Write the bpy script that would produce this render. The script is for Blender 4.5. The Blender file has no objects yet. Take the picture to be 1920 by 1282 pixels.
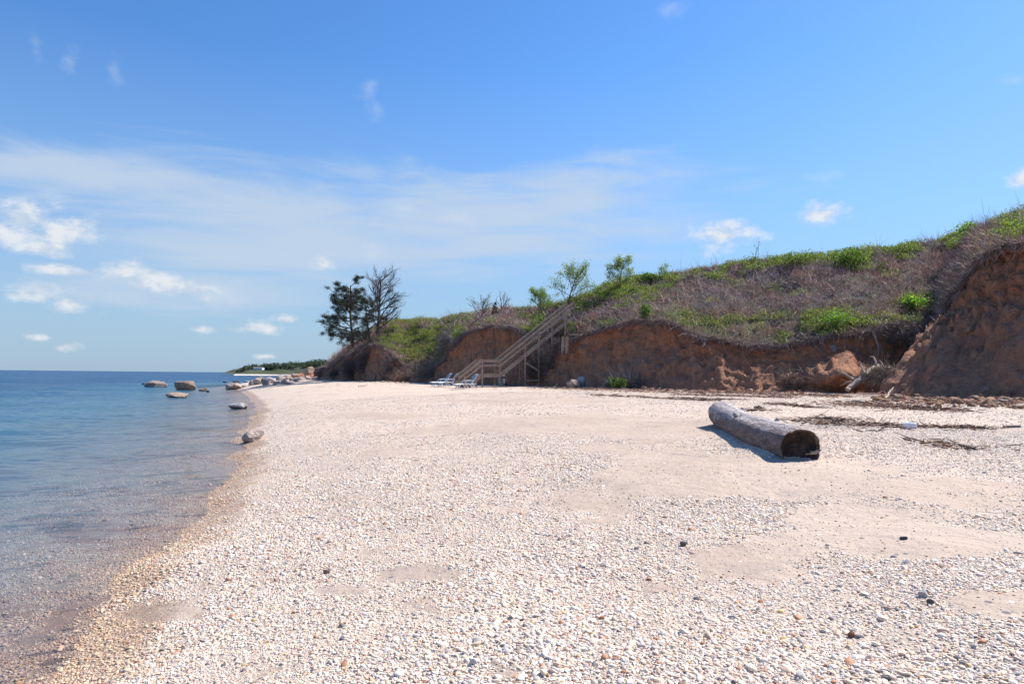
import bpy, math, random
import numpy as np
from mathutils import Matrix, Vector
rng = np.random.default_rng(11)
random.seed(5)
R = math.radians
scene = bpy.context.scene
COL = scene.collection

# ------------------------------------------------------------------ camera model
F, CAMZ, HOR, ROLL = 1280.0, 2.3, 703.1, 0.010
CR, SR = math.cos(ROLL), math.sin(ROLL)
def unproj(px, py, d):
    u = (np.asarray(px, float) - 960) / F; v = (HOR - np.asarray(py, float)) / F
    d = np.asarray(d, float)
    return np.stack([d * (u * CR - v * SR), d + 0 * u, CAMZ + d * (u * SR + v * CR)], -1)
def proj(P):
    P = np.asarray(P, float); d = np.maximum(P[..., 1], 1e-3)
    a, b = P[..., 0] / d, (P[..., 2] - CAMZ) / d
    return 960 + F * (a * CR + b * SR), HOR - F * (-a * SR + b * CR), P[..., 1]

# ------------------------------------------------------------------ noise
_rs = np.random.RandomState(3)
_P = _rs.permutation(256); _P = np.r_[_P, _P, _P]
_G = _rs.normal(size=(256, 3)); _G /= np.linalg.norm(_G, axis=1)[:, None]
def noise3(x, y, z=0.0):
    x, y, z = np.broadcast_arrays(np.asarray(x, float), np.asarray(y, float), np.asarray(z, float))
    xi, yi, zi = np.floor(x).astype(int), np.floor(y).astype(int), np.floor(z).astype(int)
    xf, yf, zf = x - xi, y - yi, z - zi
    xi &= 255; yi &= 255; zi &= 255
    f = lambda t: t * t * t * (t * (t * 6 - 15) + 10)
    u, v, w = f(xf), f(yf), f(zf); out = 0
    for a in (0, 1):
        for b in (0, 1):
            for c in (0, 1):
                g = _G[_P[_P[_P[xi + a] + yi + b] + zi + c]]
                d = g[..., 0] * (xf - a) + g[..., 1] * (yf - b) + g[..., 2] * (zf - c)
                out = out + d * (u if a else 1 - u) * (v if b else 1 - v) * (w if c else 1 - w)
    return out * 1.5
def fbm(x, y, z=0.0, o=4, g=0.5):
    s, a, k = 0, 1.0, 1.0
    for i in range(o):
        s = s + a * noise3(np.asarray(x) * k + 7.3 * i, np.asarray(y) * k + 3.1 * i, np.asarray(z) * k + 1.7 * i); a *= g; k *= 2.03
    return s
def sstep(x, a, b):
    t = np.clip((x - a) / (b - a), 0, 1); return t * t * (3 - 2 * t)
def catmull(P, n):
    P = np.asarray(P, float); m = len(P); Q = np.vstack([2 * P[0] - P[1], P, 2 * P[-1] - P[-2]])
    out = []
    n = [n] * (m - 1) if np.isscalar(n) else n
    for i in range(m - 1):
        t = np.linspace(0, 1, n[i], endpoint=False)[:, None]
        a, b, c, d = Q[i], Q[i + 1], Q[i + 2], Q[i + 3]
        out.append(0.5 * (2 * b + (c - a) * t + (2 * a - 5 * b + 4 * c - d) * t ** 2 + (3 * b - a - 3 * c + d) * t ** 3))
    return np.vstack(out + [P[-1:]])

# ------------------------------------------------------------------ mesh builder
class MB:
    def __init__(s): s.v = []; s.f = []; s.c = []; s.n = 0
    def add(s, V, Fs, col=None):
        V = np.asarray(V, float).reshape(-1, 3)
        for q in (Fs if isinstance(Fs, list) else [Fs]):
            q = np.asarray(q, int)
            if q.size: s.f.append(q + s.n)
        c = np.ones((len(V), 4)) * 0.5; c[:, 3] = 1
        if col is not None: c[:, :3] = col
        s.c.append(c); s.v.append(V); s.n += len(V); return s
    def build(s, name, mat, parent=None, smooth=True, attrs=None):
        V = np.vstack(s.v).astype(np.float32)
        me = bpy.data.meshes.new(name)
        me.vertices.add(len(V)); me.vertices.foreach_set('co', V.ravel())
        loops = np.concatenate([q.ravel() for q in s.f]).astype(np.int32)
        tot = np.concatenate([np.full(len(q), q.shape[1]) for q in s.f]).astype(np.int32)
        st = np.r_[0, np.cumsum(tot)[:-1]].astype(np.int32)
        me.loops.add(len(loops)); me.loops.foreach_set('vertex_index', loops)
        me.polygons.add(len(tot)); me.polygons.foreach_set('loop_start', st); me.polygons.foreach_set('loop_total', tot)
        me.polygons.foreach_set('use_smooth', np.full(len(tot), smooth))
        me.update(calc_edges=True)
        a = me.color_attributes.new('col', 'FLOAT_COLOR', 'POINT')
        a.data.foreach_set('color', np.vstack(s.c).astype(np.float32).ravel())
        for k, arr in (attrs or {}).items():
            t = me.attributes.new(k, 'FLOAT', 'POINT'); t.data.foreach_set('value', np.asarray(arr, np.float32).ravel())
        me.validate()
        o = bpy.data.objects.new(name, me); COL.objects.link(o)
        if mat: me.materials.append(mat)
        if parent: o.parent = parent
        return o
def tag(o, label, cat=None, group=None, kind=None):
    if label: o['label'] = label
    if cat: o['category'] = cat
    if group: o['group'] = group
    if kind: o['kind'] = kind
    return o
def thing(name, loc, label, cat, group=None, rz=0.0):
    o = bpy.data.objects.new(name, None); o.empty_display_size = 0.3; COL.objects.link(o)
    o.location = [float(t) for t in loc]; o.rotation_euler[2] = rz
    return tag(o, label, cat, group)
def copy_tree(o, parent=None):
    c = o.copy(); COL.objects.link(c)
    if parent: c.parent = parent
    for ch in [k for k in COL.objects if k.parent == o]: copy_tree(ch, c)
    return c

def grid_faces(nu, nv, wrap=False):
    i = np.arange(nu if wrap else nu - 1)[:, None]; j = np.arange(nv - 1)[None, :]
    i2 = (i + 1) % nu
    return np.stack([i * nv + j, i2 * nv + j, i2 * nv + j + 1, i * nv + j + 1], -1).reshape(-1, 4)
def box(mb, c, size, M=None, col=None):
    s = np.array(size) / 2
    V = np.array([[x, y, z] for x in (-1, 1) for y in (-1, 1) for z in (-1, 1)]) * s
    if M is not None: V = V @ np.asarray(M).T
    mb.add(V + np.asarray(c), np.array([[0, 1, 3, 2], [4, 6, 7, 5], [0, 4, 5, 1], [2, 3, 7, 6], [0, 2, 6, 4], [1, 5, 7, 3]]), col)
def bar(mb, p0, p1, w, h, col=None):
    """square-section beam from p0 to p1: w sideways, h upwards"""
    p0, p1 = np.asarray(p0, float), np.asarray(p1, float); d = p1 - p0; L = np.linalg.norm(d); d /= L
    up = np.array([0, 0, 1.0]) if abs(d[2]) < .95 else np.array([0, 1.0, 0])
    s = np.cross(d, up); s /= np.linalg.norm(s); u = np.cross(s, d)
    box(mb, (p0 + p1) / 2, (L, w, h), np.stack([d, s, u], 1), col)
def tube(mb, P, r, n=6, col=None, cap=True):
    P = np.asarray(P, float); m = len(P); r = np.broadcast_to(np.asarray(r, float), (m,))
    T = np.gradient(P, axis=0); T /= np.linalg.norm(T, axis=1)[:, None] + 1e-9
    ref = np.array([0.31, 0.17, 0.93]); 
    if abs(T[0] @ ref) > .9: ref = np.array([1.0, 0.1, 0])
    A = np.cross(T, ref); A /= np.linalg.norm(A, axis=1)[:, None] + 1e-9
    B = np.cross(T, A); th = np.linspace(0, 2 * np.pi, n, endpoint=False)
    V = P[:, None] + r[:, None, None] * (A[:, None] * np.cos(th)[None, :, None] + B[:, None] * np.sin(th)[None, :, None])
    V = V.transpose(1, 0, 2).reshape(-1, 3)
    fs = [grid_faces(n, m, True)]
    if cap: fs += [np.array([[k * m for k in range(n)]]), np.array([[k * m + m - 1 for k in range(n)][::-1]])]
    mb.add(V, fs, col)
def unit(v): return v / (np.linalg.norm(v, axis=-1, keepdims=True) + 1e-9)
def ribbons(mb, base, dirs, L, w, bend, col):
    n = len(base); L = np.broadcast_to(L, (n,))[:, None]; w = np.broadcast_to(w, (n,))[:, None]
    d = unit(dirs); side = unit(np.cross(d, rng.normal(size=(n, 3)))); bv = unit(rng.normal(size=(n, 3))) * bend
    m = base + d * L * .55 + bv * L * .3; t = base + d * L + bv * L * .9
    V = np.stack([base - side * w, base + side * w, m + side * w * .75, m - side * w * .75, t + side * w * .2, t - side * w * .2], 1)
    k = np.arange(n)[:, None] * 6
    mb.add(V.reshape(-1, 3), [np.hstack([k, k + 1, k + 2, k + 3]), np.hstack([k + 3, k + 2, k + 4, k + 5])], np.repeat(col, 6, 0))
def leaves(mb, C, size, col, up=0.3, asp=.55):
    n = len(C); nrm = unit(rng.normal(size=(n, 3)) + np.array([0, 0, up])); a = unit(np.cross(nrm, rng.normal(size=(n, 3)))); b = np.cross(nrm, a)
    s = np.broadcast_to(size, (n,))[:, None]
    V = np.stack([C - a * s, C - b * s * asp + nrm * s * .12, C + a * s, C + b * s * asp + nrm * s * .12], 1)
    mb.add(V.reshape(-1, 3), np.arange(4 * n).reshape(-1, 4), np.repeat(col, 4, 0))
def jitter(c, n, s=.25, hue=.08):
    c = np.asarray(c, float); return np.clip(c * (1 + rng.normal(size=(n, 1)) * s) * (1 + rng.normal(size=(n, 3)) * hue), .004, .95)

# ------------------------------------------------------------------ node helpers
def mat_new(name):
    m = bpy.data.materials.new(name); m.use_nodes = True; nt = m.node_tree; nt.nodes.clear(); return m, nt
class NT:
    def __init__(s, nt): s.nt = nt
    def n(s, t, props=None, **ins):
        nd = s.nt.nodes.new(t)
        for k, v in (props or {}).items(): setattr(nd, k, v)
        for k, v in ins.items():
            key = int(k[1:]) if k[0] == '_' and k[1:].isdigit() else k.replace('__', ' ')
            sk = nd.inputs[key]
            if isinstance(v, bpy.types.NodeSocket): s.nt.links.new(v, sk)
            elif isinstance(v, bpy.types.Node): s.nt.links.new(v.outputs[0], sk)
            else: sk.default_value = v
        return nd
    def math(s, op, a, b=0.0, clamp=False):
        nd = s.n('ShaderNodeMath', {'operation': op, 'use_clamp': clamp}, _0=a, _1=b); return nd.outputs[0]
    def mix(s, f, a, b, blend='MIX'):
        nd = s.nt.nodes.new('ShaderNodeMix'); nd.data_type = 'RGBA'; nd.blend_type = blend
        for i, v in ((0, f), (6, a), (7, b)):
            if isinstance(v, bpy.types.NodeSocket): s.nt.links.new(v, nd.inputs[i])
            else: nd.inputs[i].default_value = v if i == 0 else (*v, 1) if len(v) == 3 else v
        return nd.outputs[2]
    def ramp(s, f, stops, interp='LINEAR'):
        nd = s.n('ShaderNodeValToRGB', None, Fac=f); cr = nd.color_ramp; cr.interpolation = interp
        while len(cr.elements) < len(stops): cr.elements.new(0.5)
        for e, (p, c) in zip(cr.elements, stops):
            e.position = p; e.color = (*c, 1) if hasattr(c, '__len__') else (c, c, c, 1)
        return nd.outputs[0]
    def map(s, v, a, b, c=0.0, d=1.0):
        nd = s.n('ShaderNodeMapRange', {'interpolation_type': 'SMOOTHSTEP'}, Value=v); 
        for i, q in zip((1, 2, 3, 4), (a, b, c, d)): nd.inputs[i].default_value = q
        return nd.outputs[0]
    def attr(s, name, kind='GEOMETRY'):
        return s.n('ShaderNodeAttribute', {'attribute_name': name, 'attribute_type': kind})
    def noise(s, vec, scale, detail=4, rough=.55):
        return s.n('ShaderNodeTexNoise', None, Vector=vec, Scale=scale, Detail=detail, Roughness=rough).outputs[0]
    def pos(s): return s.n('ShaderNodeNewGeometry').outputs['Position']
    def obj(s): return s.n('ShaderNodeTexCoord').outputs['Object']
    def scale(s, v, sc): return s.n('ShaderNodeVectorMath', {'operation': 'MULTIPLY'}, _0=v, _1=sc).outputs[0]
    def bump(s, h, dist, strength=1.0, normal=None):
        nd = s.n('ShaderNodeBump', None, Height=h, Distance=dist, Strength=strength)
        if normal: s.nt.links.new(normal, nd.inputs['Normal'])
        return nd.outputs[0]
    def pbsdf(s, col, rough=.8, normal=None, **kw):
        nd = s.n('ShaderNodeBsdfPrincipled', None, Roughness=rough, **kw)
        if isinstance(col, bpy.types.NodeSocket): s.nt.links.new(col, nd.inputs['Base Color'])
        else: nd.inputs['Base Color'].default_value = (*col, 1)
        if normal: s.nt.links.new(normal, nd.inputs['Normal'])
        return nd.outputs[0]
    def out(s, sh): s.n('ShaderNodeOutputMaterial', None, Surface=sh)

# ------------------------------------------------------------------ plan of the coast
_wp = np.array([(100,1278),(182,1192),(250,1108),(272,1066),(345,1000),(390,948),(402,915),(448,880),(440,852),(452,826),(468,796),(480,766),(468,745),(450,732),(430,724)], float)
_wd = CAMZ / ((_wp[:, 1] - HOR) / F * CR - (_wp[:, 0] - 960) / F * SR)
_wq = unproj(_wp[:, 0], _wp[:, 1], _wd)[:, :2]
WL = np.vstack([[(3000, -4000), (200, -400), (12, -60), (-1.2, -10), (-2.9, 1), (-3.3, 3.4)], _wq, [(-50, 132), (-45, 165), (-20, 230), (60, 330), (400, 600), (4000, 2500)]])
WLc = np.vstack([WL[:4], catmull(WL[4:-4], 6), WL[-4:]])
# stations of the bluff: base px, depth, py | lip px, py, setback | ridge px, py, back
ST = np.array([
 (540,128,706, 560,703,3, 600,701,8), (585,106,710, 597,702,3, 614,694,6), (612,94,713, 618,692,2.5, 628,674,6), (640,88,713, 640,674,2.5, 650,655,8),
 (670,84,713, 668,656,2.5, 675,640,10), (700,80.5,713, 698,645,3, 705,618,12), (735,77,714, 728,655,3, 735,604,14), (765,74,714, 762,684,3, 765,599,18),
 (800,70.5,714, 800,692,2.5, 800,600,20), (825,68,715, 826,682,2.5, 830,599,20), (850,66,716, 848,650,2.5, 855,599,18), (880,63.5,717, 880,622,3, 885,596,15),
 (920,60,718, 920,611,3, 920,585,15), (960,57,719, 960,614,3, 960,580,15), (1000,54.5,721, 998,634,3, 1000,575,15), (1040,52,722, 1038,650,2.5, 1040,575,10),
 (1070,50.2,723, 1068,640,2.5, 1070,566,9), (1110,48,725, 1108,622,2.8, 1110,552,11), (1150,46.5,727, 1150,609,3, 1150,537,15), (1200,45,729, 1200,601,3, 1200,525,15),
 (1250,43.7,731, 1250,607,3, 1250,521,16), (1300,42.5,732, 1300,630,2.8, 1300,514,17), (1360,41.5,732, 1360,642,2.6, 1360,501,17), (1420,40.8,732, 1420,649,2.6, 1420,491,17),
 (1480,40.2,731, 1480,648,2.6, 1480,480,17), (1540,39.8,731, 1540,634,2.4, 1540,475,17), (1600,39.6,731, 1600,624,2.2, 1600,471,17), (1655,39.8,730, 1655,615,2, 1660,468,17),
 (1705,40.4,729, 1705,610,1.8, 1710,465,16), (1742,41.2,727, 1742,606,1.6, 1745,462,16), (1752,38.6,732, 1768,600,1.5, 1775,456,18), (1672,35.8,736.5, 1786,556,3.2, 1790,450,19),
 (1674,33.4,741, 1806,518,4.4, 1812,438,19), (1735,30.7,746, 1838,482,4.8, 1848,424,18), (1835,28.9,749, 1880,463,5, 1890,408,17), (1950,27.2,752, 1945,454,5, 1950,388,16),
 (2080,25.5,756, 2070,444,5, 2080,362,10), (2300,23.5,764, 2280,430,5, 2300,335,10), (2700,22,770, 2680,420,5, 2700,320,10)], float)
B3 = unproj(ST[:, 0], ST[:, 2], ST[:, 1]); L3 = unproj(ST[:, 3], ST[:, 4], ST[:, 1] + ST[:, 5]); R3 = unproj(ST[:, 6], ST[:, 7], ST[:, 1] + ST[:, 5] + ST[:, 8])
BASE = np.vstack([[(-60, 260)], [(-58, 170)], B3[:, :2], [(60, 5), (70, -60), (160, -300), (3000, -3000)]])
def pdist(x, y, poly):
    best = np.full(np.shape(x), 1e12)
    for (ax, ay), (bx, by) in zip(poly[:-1], poly[1:]):
        dx, dy = bx - ax, by - ay
        t = np.clip(((x - ax) * dx + (y - ay) * dy) / (dx * dx + dy * dy), 0, 1)
        best = np.minimum(best, (x - ax - t * dx) ** 2 + (y - ay - t * dy) ** 2)
    return np.sqrt(best)
def shore_s(x, y):
    land = x > np.interp(y, WLc[:, 1], WLc[:, 0])
    s = np.where(land, 1, -1) * pdist(x, y, WLc)
    return s + (noise3(x * .12, y * .42, 4.4) * .42 + noise3(x * .5, y * 1.3, 1.4) * .14) * np.exp(-(s / 5) ** 2) * (y > 3) * (y < 60)
def ground(x, y, full=False):
    x = np.asarray(x, float); y = np.asarray(y, float)
    s = shore_s(x, y); b = pdist(x, y, BASE); sp = np.maximum(s, 0)
    inland = (y > np.interp(x, *BX)) & (x > -60)
    b = np.where(inland, 0, b)
    near = np.exp(-(x * x + y * y) / 60 ** 2)
    und = (fbm(x * .32, y * .32, 3.7, 3) * .07 + fbm(x * 1.7, y * 1.7, 9.1, 2) * .012) * near
    z = .75 * (1 - np.exp(-sp / 4)) + .75 * (sp / (sp + b + .01)) ** .8 + und * sstep(s, 0, 3)
    zs = -.085 * np.minimum(-s, 14) - .05 * np.clip(-s - 14, 0, 120) + und * .7 * sstep(-s, 0, 3)
    z = np.where(s >= 0, z, zs)
    if BANK is not None: dl = pdist(x, y, BANK); z = z + (.085 + .05 * noise3(x * 1.3, y * 1.3, 2.2)) * np.exp(-(dl / .55) ** 2)
    return (z, s, b) if full else z
_o = np.argsort(B3[:, 0]); BX = (B3[_o, 0], np.maximum.accumulate(B3[_o, 1][::-1])[::-1])
BANK = None
def hit(px, py, sea=False):
    """the point of the ground (or of the sea) seen at a place"""
    lo, hi = 2.0, 160.0
    ds = np.geomspace(lo, hi, 600); P = unproj(px, py, ds)
    g = np.zeros(len(ds)) if sea else np.maximum(ground(P[:, 0], P[:, 1]), 0)
    k = np.argmax(P[:, 2] <= g) if (P[:, 2] <= g).any() else len(ds) - 1
    p = P[k].copy(); p[2] = g[k]; return p

BANK = np.array([hit(1495, 861)[:2] + [0, .45], hit(1356, 794)[:2]])
SAND = [(1190,802,270,24),(1020,792,150,12),(1220,868,150,26),(1420,885,230,34),(1720,925,270,42),(1430,1040,150,42),(1760,1010,190,36),(1880,1130,110,40),(955,1255,60,26),
        (800,1075,70,12),(640,1108,60,10),(1330,905,170,26),(880,806,130,8),(700,780,100,6),(760,850,80,8),(1000,750,200,5),(1560,970,110,22),(1130,840,60,9),(330,1150,70,14)]
PEBS = [(1040,822,100,12),(1110,866,85,17),(1840,878,110,14),(1390,968,110,26),(1840,985,90,12),(1880,1090,70,20),(1800,840,160,14)]
def pebmask(P):
    px, py, d = proj(P); x, y = P[..., 0], P[..., 1]
    n = fbm(x * .55, y * .55, 2.2, 4) ; n2 = fbm(x * 2.3, y * 2.3, 5.2, 3)
    m = np.ones(np.shape(x)) * 1.15
    for cx, cy, rx, ry in SAND:
        m -= 1.5 * np.exp(-(((px - cx) / rx) ** 2 + ((py - cy) / ry) ** 2) ** 1.5) * (d > 1)
    m = np.minimum(m, np.maximum(m, -.2))
    for cx, cy, rx, ry in PEBS:
        m += 1.3 * np.exp(-(((px - cx) / rx) ** 2 + ((py - cy) / ry) ** 2) ** 1.5) * (d > 1)
    m = m + n * .9 + n2 * .5 + fbm((x * .94 + y * .35) * 1.1, (y * .94 - x * .35) * .12, 6.1, 3) * .5 - .05
    return sstep(m, .0, 1.2)

# ------------------------------------------------------------------ materials
def m_ground():
    m, nt = mat_new('pebbly_sand'); t = NT(nt); P = t.pos()
    peb, wet, soil = t.attr('peb').outputs['Fac'], t.attr('wet').outputs['Fac'], t.attr('soil').outputs['Fac']
    big = t.noise(P, .45, 5); fine = t.noise(P, 14, 5); grain = t.noise(P, 260, 2)
    sand = t.mix(t.map(big, .3, .7), (.42, .325, .25), (.49, .39, .31))
    sand = t.mix(t.map(t.noise(P, 1.1, 5), .56, .74), sand, (.335, .27, .225))
    sand = t.mix(t.map(grain, .35, .7, 0, .35), sand, (.30, .23, .18))
    K_ = lambda c: tuple(np.array(c) * [.88, .80, .725])
    PAL = [(p_, K_(c_)) for p_, c_ in [(0, (.14, .14, .155)), (.05, (.33, .32, .33)), (.14, (.50, .47, .48)), (.26, (.56, .43, .36)), (.36, (.68, .57, .46)), (.55, (.76, .68, .58)), (.78, (.80, .755, .69)), (.95, (.50, .29, .18))]]
    v1 = t.n('ShaderNodeTexVoronoi', {'feature': 'F1'}, Vector=P, Scale=46.0); v2 = t.n('ShaderNodeTexVoronoi', {'feature': 'F1'}, Vector=P, Scale=110.0)
    c1 = t.ramp(t.n('ShaderNodeSeparateColor', None, Color=v1.outputs['Color']).outputs[0], PAL, 'CONSTANT')
    c2 = t.ramp(t.n('ShaderNodeSeparateColor', None, Color=v2.outputs['Color']).outputs[1], PAL, 'CONSTANT')
    has1 = t.math('LESS_THAN', v1.outputs['Distance'], .42)
    pc = t.mix(has1, c2, c1)
    edge = t.math('ADD', peb, t.math('MULTIPLY', t.math('SUBTRACT', fine, .5), 1.6))
    msk = t.map(edge, .38, .62)
    # stray stones on the sand
    v3 = t.n('ShaderNodeTexVoronoi', {'feature': 'F1'}, Vector=P, Scale=11.0)
    r3 = t.n('ShaderNodeSeparateColor', None, Color=v3.outputs['Color'])
    stray = t.math('MULTIPLY', t.math('LESS_THAN', v3.outputs['Distance'], t.math('MULTIPLY', r3.outputs[2], .30)), t.math('LESS_THAN', r3.outputs[1], .3))
    c3 = t.ramp(r3.outputs[0], [(0, (.13, .12, .13)), (.4, (.30, .25, .23)), (.6, (.5, .36, .28)), (.75, (.75, .7, .64))], 'CONSTANT')
    col = t.mix(msk, sand, pc); col = t.mix(stray, col, c3)
    sm = t.map(t.math('ADD', soil, t.math('MULTIPLY', t.math('SUBTRACT', t.noise(P, 1.6, 6, .65), .5), 1.3)), .4, .7)
    earth = t.mix(fine, (.20, .105, .065), (.38, .22, .14))
    col = t.mix(sm, col, earth)
    wm = t.map(t.math('ADD', wet, t.math('MULTIPLY', t.math('SUBTRACT', t.noise(P, 3, 4), .5), .5)), .3, .75)
    col = t.mix(wm, col, t.mix(1.0, col, (.78, .67, .57), 'MULTIPLY'))
    h = t.math('ADD', t.math('MULTIPLY', t.math('SUBTRACT', .6, v1.outputs['Distance']), t.math('MULTIPLY', msk, 1.0)), t.math('MULTIPLY', fine, .25))
    b = t.bump(h, .010, 1.0); b = t.bump(stray, .012, .8, b); b = t.bump(t.noise(P, 3.5, 7, .62), .09, .6, b)
    t.out(t.pbsdf(col, t.math('SUBTRACT', .9, t.math('MULTIPLY', wm, .45)), b)); return m
def m_pebble():
    m, nt = mat_new('pebble_stone'); t = NT(nt)
    c = t.attr('pcol', 'INSTANCER').outputs['Color']; P = t.pos()
    c = t.mix(t.map(t.noise(P, 90, 4), .35, .7, 0, .35), c, t.mix(1.0, c, (.72, .68, .64), 'MULTIPLY'))
    t.out(t.pbsdf(c, .7, t.bump(t.noise(P, 220, 3), .002, .4))); return m
def m_soil():
    m, nt = mat_new('eroded_earth'); t = NT(nt); P = t.pos()
    h, veg = t.attr('hfrac').outputs['Fac'], t.attr('veg').outputs['Fac']
    n1 = t.noise(P, .8, 6, .6); n2 = t.noise(P, 5, 8, .68); st = t.noise(t.scale(P, (2.2, 2.2, .35)), 1.6, 6, .65); lay = t.noise(t.scale(P, (.25, .25, 3.2)), 1.3, 5, .6)
    up = t.mix(t.map(n1, .35, .65), (.56, .195, .075), (.48, .18, .08))
    lo = t.mix(t.map(n1, .35, .65), (.41, .185, .105), (.52, .24, .13))
    hh = t.math('ADD', h, t.math('MULTIPLY', t.math('SUBTRACT', st, .5), .9))
    c = t.mix(t.map(hh, .35, .75), lo, up)
    c = t.mix(t.map(lay, .5, .68, 0, .55), c, (.42, .23, .12))
    c = t.mix(t.map(st, .50, .68, 0, .6), c, (.19, .095, .06)); rill = t.noise(t.scale(P, (4.5, 4.5, .4)), 1.2, 5, .6); c = t.mix(t.map(rill, .46, .66, 0, .4), c, (.50, .27, .17))
    c = t.mix(t.map(n2, .42, .68, 0, .6), c, t.mix(1.0, c, (.55, .5, .47), 'MULTIPLY'))
    vor = t.n('ShaderNodeTexVoronoi', {'feature': 'F1'}, Vector=P, Scale=3.2); vr = t.n('ShaderNodeSeparateColor', None, Color=vor.outputs['Color'])
    stone = t.math('MULTIPLY', t.math('LESS_THAN', vor.outputs['Distance'], t.math('MULTIPLY', vr.outputs[1], .26)), t.math('LESS_THAN', vr.outputs[0], .22))
    c = t.mix(stone, c, t.mix(vr.outputs[2], (.30, .24, .20), (.30, .23, .18)))
    vg = t.mix(t.map(t.noise(P, 1.3, 5), .4, .62), (.11, .075, .06), (.07, .07, .035))
    vm = t.map(t.math('ADD', veg, t.math('MULTIPLY', t.math('SUBTRACT', n2, .5), .7)), .35, .6)
    c = t.mix(vm, c, vg)
    crk = t.n('ShaderNodeTexVoronoi', {'feature': 'DISTANCE_TO_EDGE'}, Vector=t.scale(P, (1, 1, .6)), Scale=1.8).outputs['Distance']
    b = t.bump(n2, .2, 1.0); b = t.bump(t.map(crk, 0, .10), .06, .5, b); b = t.bump(st, .12, .6, b); b = t.bump(rill, .14, .7, b); b = t.bump(stone, .05, .7, b); b = t.bump(t.noise(P, 26, 5, .7), .03, .7, b)
    t.out(t.pbsdf(c, .95, b)); return m
def m_plant(name, trans, rough=.75):
    m, nt = mat_new(name); t = NT(nt); c = t.attr('col').outputs['Color']
    p = t.pbsdf(c, rough)
    if trans:
        tr = t.n('ShaderNodeBsdfTranslucent', None, Color=t.mix(1.0, c, (1.5, 1.5, .8), 'MULTIPLY'))
        p = t.n('ShaderNodeMixShader', None, _0=trans, _1=p, _2=tr).outputs[0]
    t.out(p); return m
def m_wood(name, a, b, sc=(1, 1, 1), rough=.85):
    m, nt = mat_new(name); t = NT(nt); P = t.scale(t.obj(), sc)
    g = t.noise(P, 9, 7, .65); k = t.noise(P, 1.7, 4)
    c = t.mix(t.map(g, .3, .7), a, b); c = t.mix(t.map(k, .4, .65, 0, .5), c, t.mix(1.0, c, (.68, .64, .62), 'MULTIPLY'))
    t.out(t.pbsdf(c, rough, t.bump(g, .02, .6))); return m
def m_log():
    m, nt = mat_new('weathered_log'); t = NT(nt); O = t.obj()
    P = t.scale(O, (6, .9, 6)); g = t.noise(P, 2.2, 8, .66); bl = t.noise(t.scale(O, (2, .8, 2)), 1.6, 6, .62); fl = t.noise(O, 9, 7, .7)
    c = t.mix(t.map(g, .3, .7), (.13, .085, .07), (.25, .18, .16))
    up = t.n('ShaderNodeSeparateXYZ', None, Vector=O).outputs[2]
    bleach_sunlit = t.map(t.math('ADD', up, t.math('MULTIPLY', t.math('SUBTRACT', bl, .5), .7)), .32, .50)  # pale log top: weathered bleaching plus sunlight painted into the colour by height
    c = t.mix(bleach_sunlit, c, t.mix(t.map(g, .35, .65), (.33, .285, .27), (.50, .445, .43)))
    c = t.mix(t.map(fl, .50, .66, 0, .8), c, (.095, .058, .045))
    cr = t.n('ShaderNodeTexVoronoi', {'feature': 'DISTANCE_TO_EDGE'}, Vector=t.scale(O, (3, .5, 3)), Scale=3.0).outputs['Distance']
    c = t.mix(t.map(cr, .0, .028, .85, 0), c, (.04, .025, .02))
    b = t.bump(g, .05, .8); b = t.bump(t.map(cr, 0, .05), .02, .6, b); b = t.bump(fl, .03, .7, b)
    t.out(t.pbsdf(c, .8, b)); return m
def m_logend():
    m, nt = mat_new('hollow_log_end'); t = NT(nt); O = t.obj()
    n = t.noise(O, 5, 6, .65); w = t.n('ShaderNodeTexWave', {'wave_type': 'RINGS', 'rings_direction': 'Y'}, Vector=O, Scale=5.0, Distortion=5.0, Detail=4.0).outputs[1]
    c = t.mix(t.map(n, .35, .65), (.022, .013, .010), (.085, .05, .034)); c = t.mix(t.math('MULTIPLY', w, .12), c, (.16, .10, .065))
    t.out(t.pbsdf(c, .9, t.bump(n, .05, .9))); return m
def m_rock():
    m, nt = mat_new('boulder_stone'); t = NT(nt); P = t.pos(); c = t.attr('col').outputs['Color']
    n1 = t.noise(P, 2.5, 7, .65); n2 = t.noise(P, 11, 6, .7)
    c = t.mix(t.map(n1, .35, .65), t.mix(1.0, c, (.6, .56, .53), 'MULTIPLY'), c); c = t.mix(t.map(n2, .5, .7, 0, .6), c, t.mix(1.0, c, (.5, .47, .45), 'MULTIPLY'))
    z = t.n('ShaderNodeSeparateXYZ', None, Vector=P).outputs[2]
    wet = t.map(t.math('ADD', z, t.math('MULTIPLY', n1, .12)), .10, .17, 1, 0)
    c = t.mix(wet, c, (.035, .03, .028))
    t.out(t.pbsdf(c, .85, t.bump(n2, .06, .9, t.bump(n1, .15, .8)))); return m
def m_flat(name, c, rough=.5, c2=None):
    m, nt = mat_new(name); t = NT(nt); n = t.noise(t.obj(), 6, 5)
    t.out(t.pbsdf(t.mix(t.map(n, .3, .75), c, c2 or tuple(x * .82 for x in c)), rough, t.bump(n, .01, .2))); return m
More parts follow.
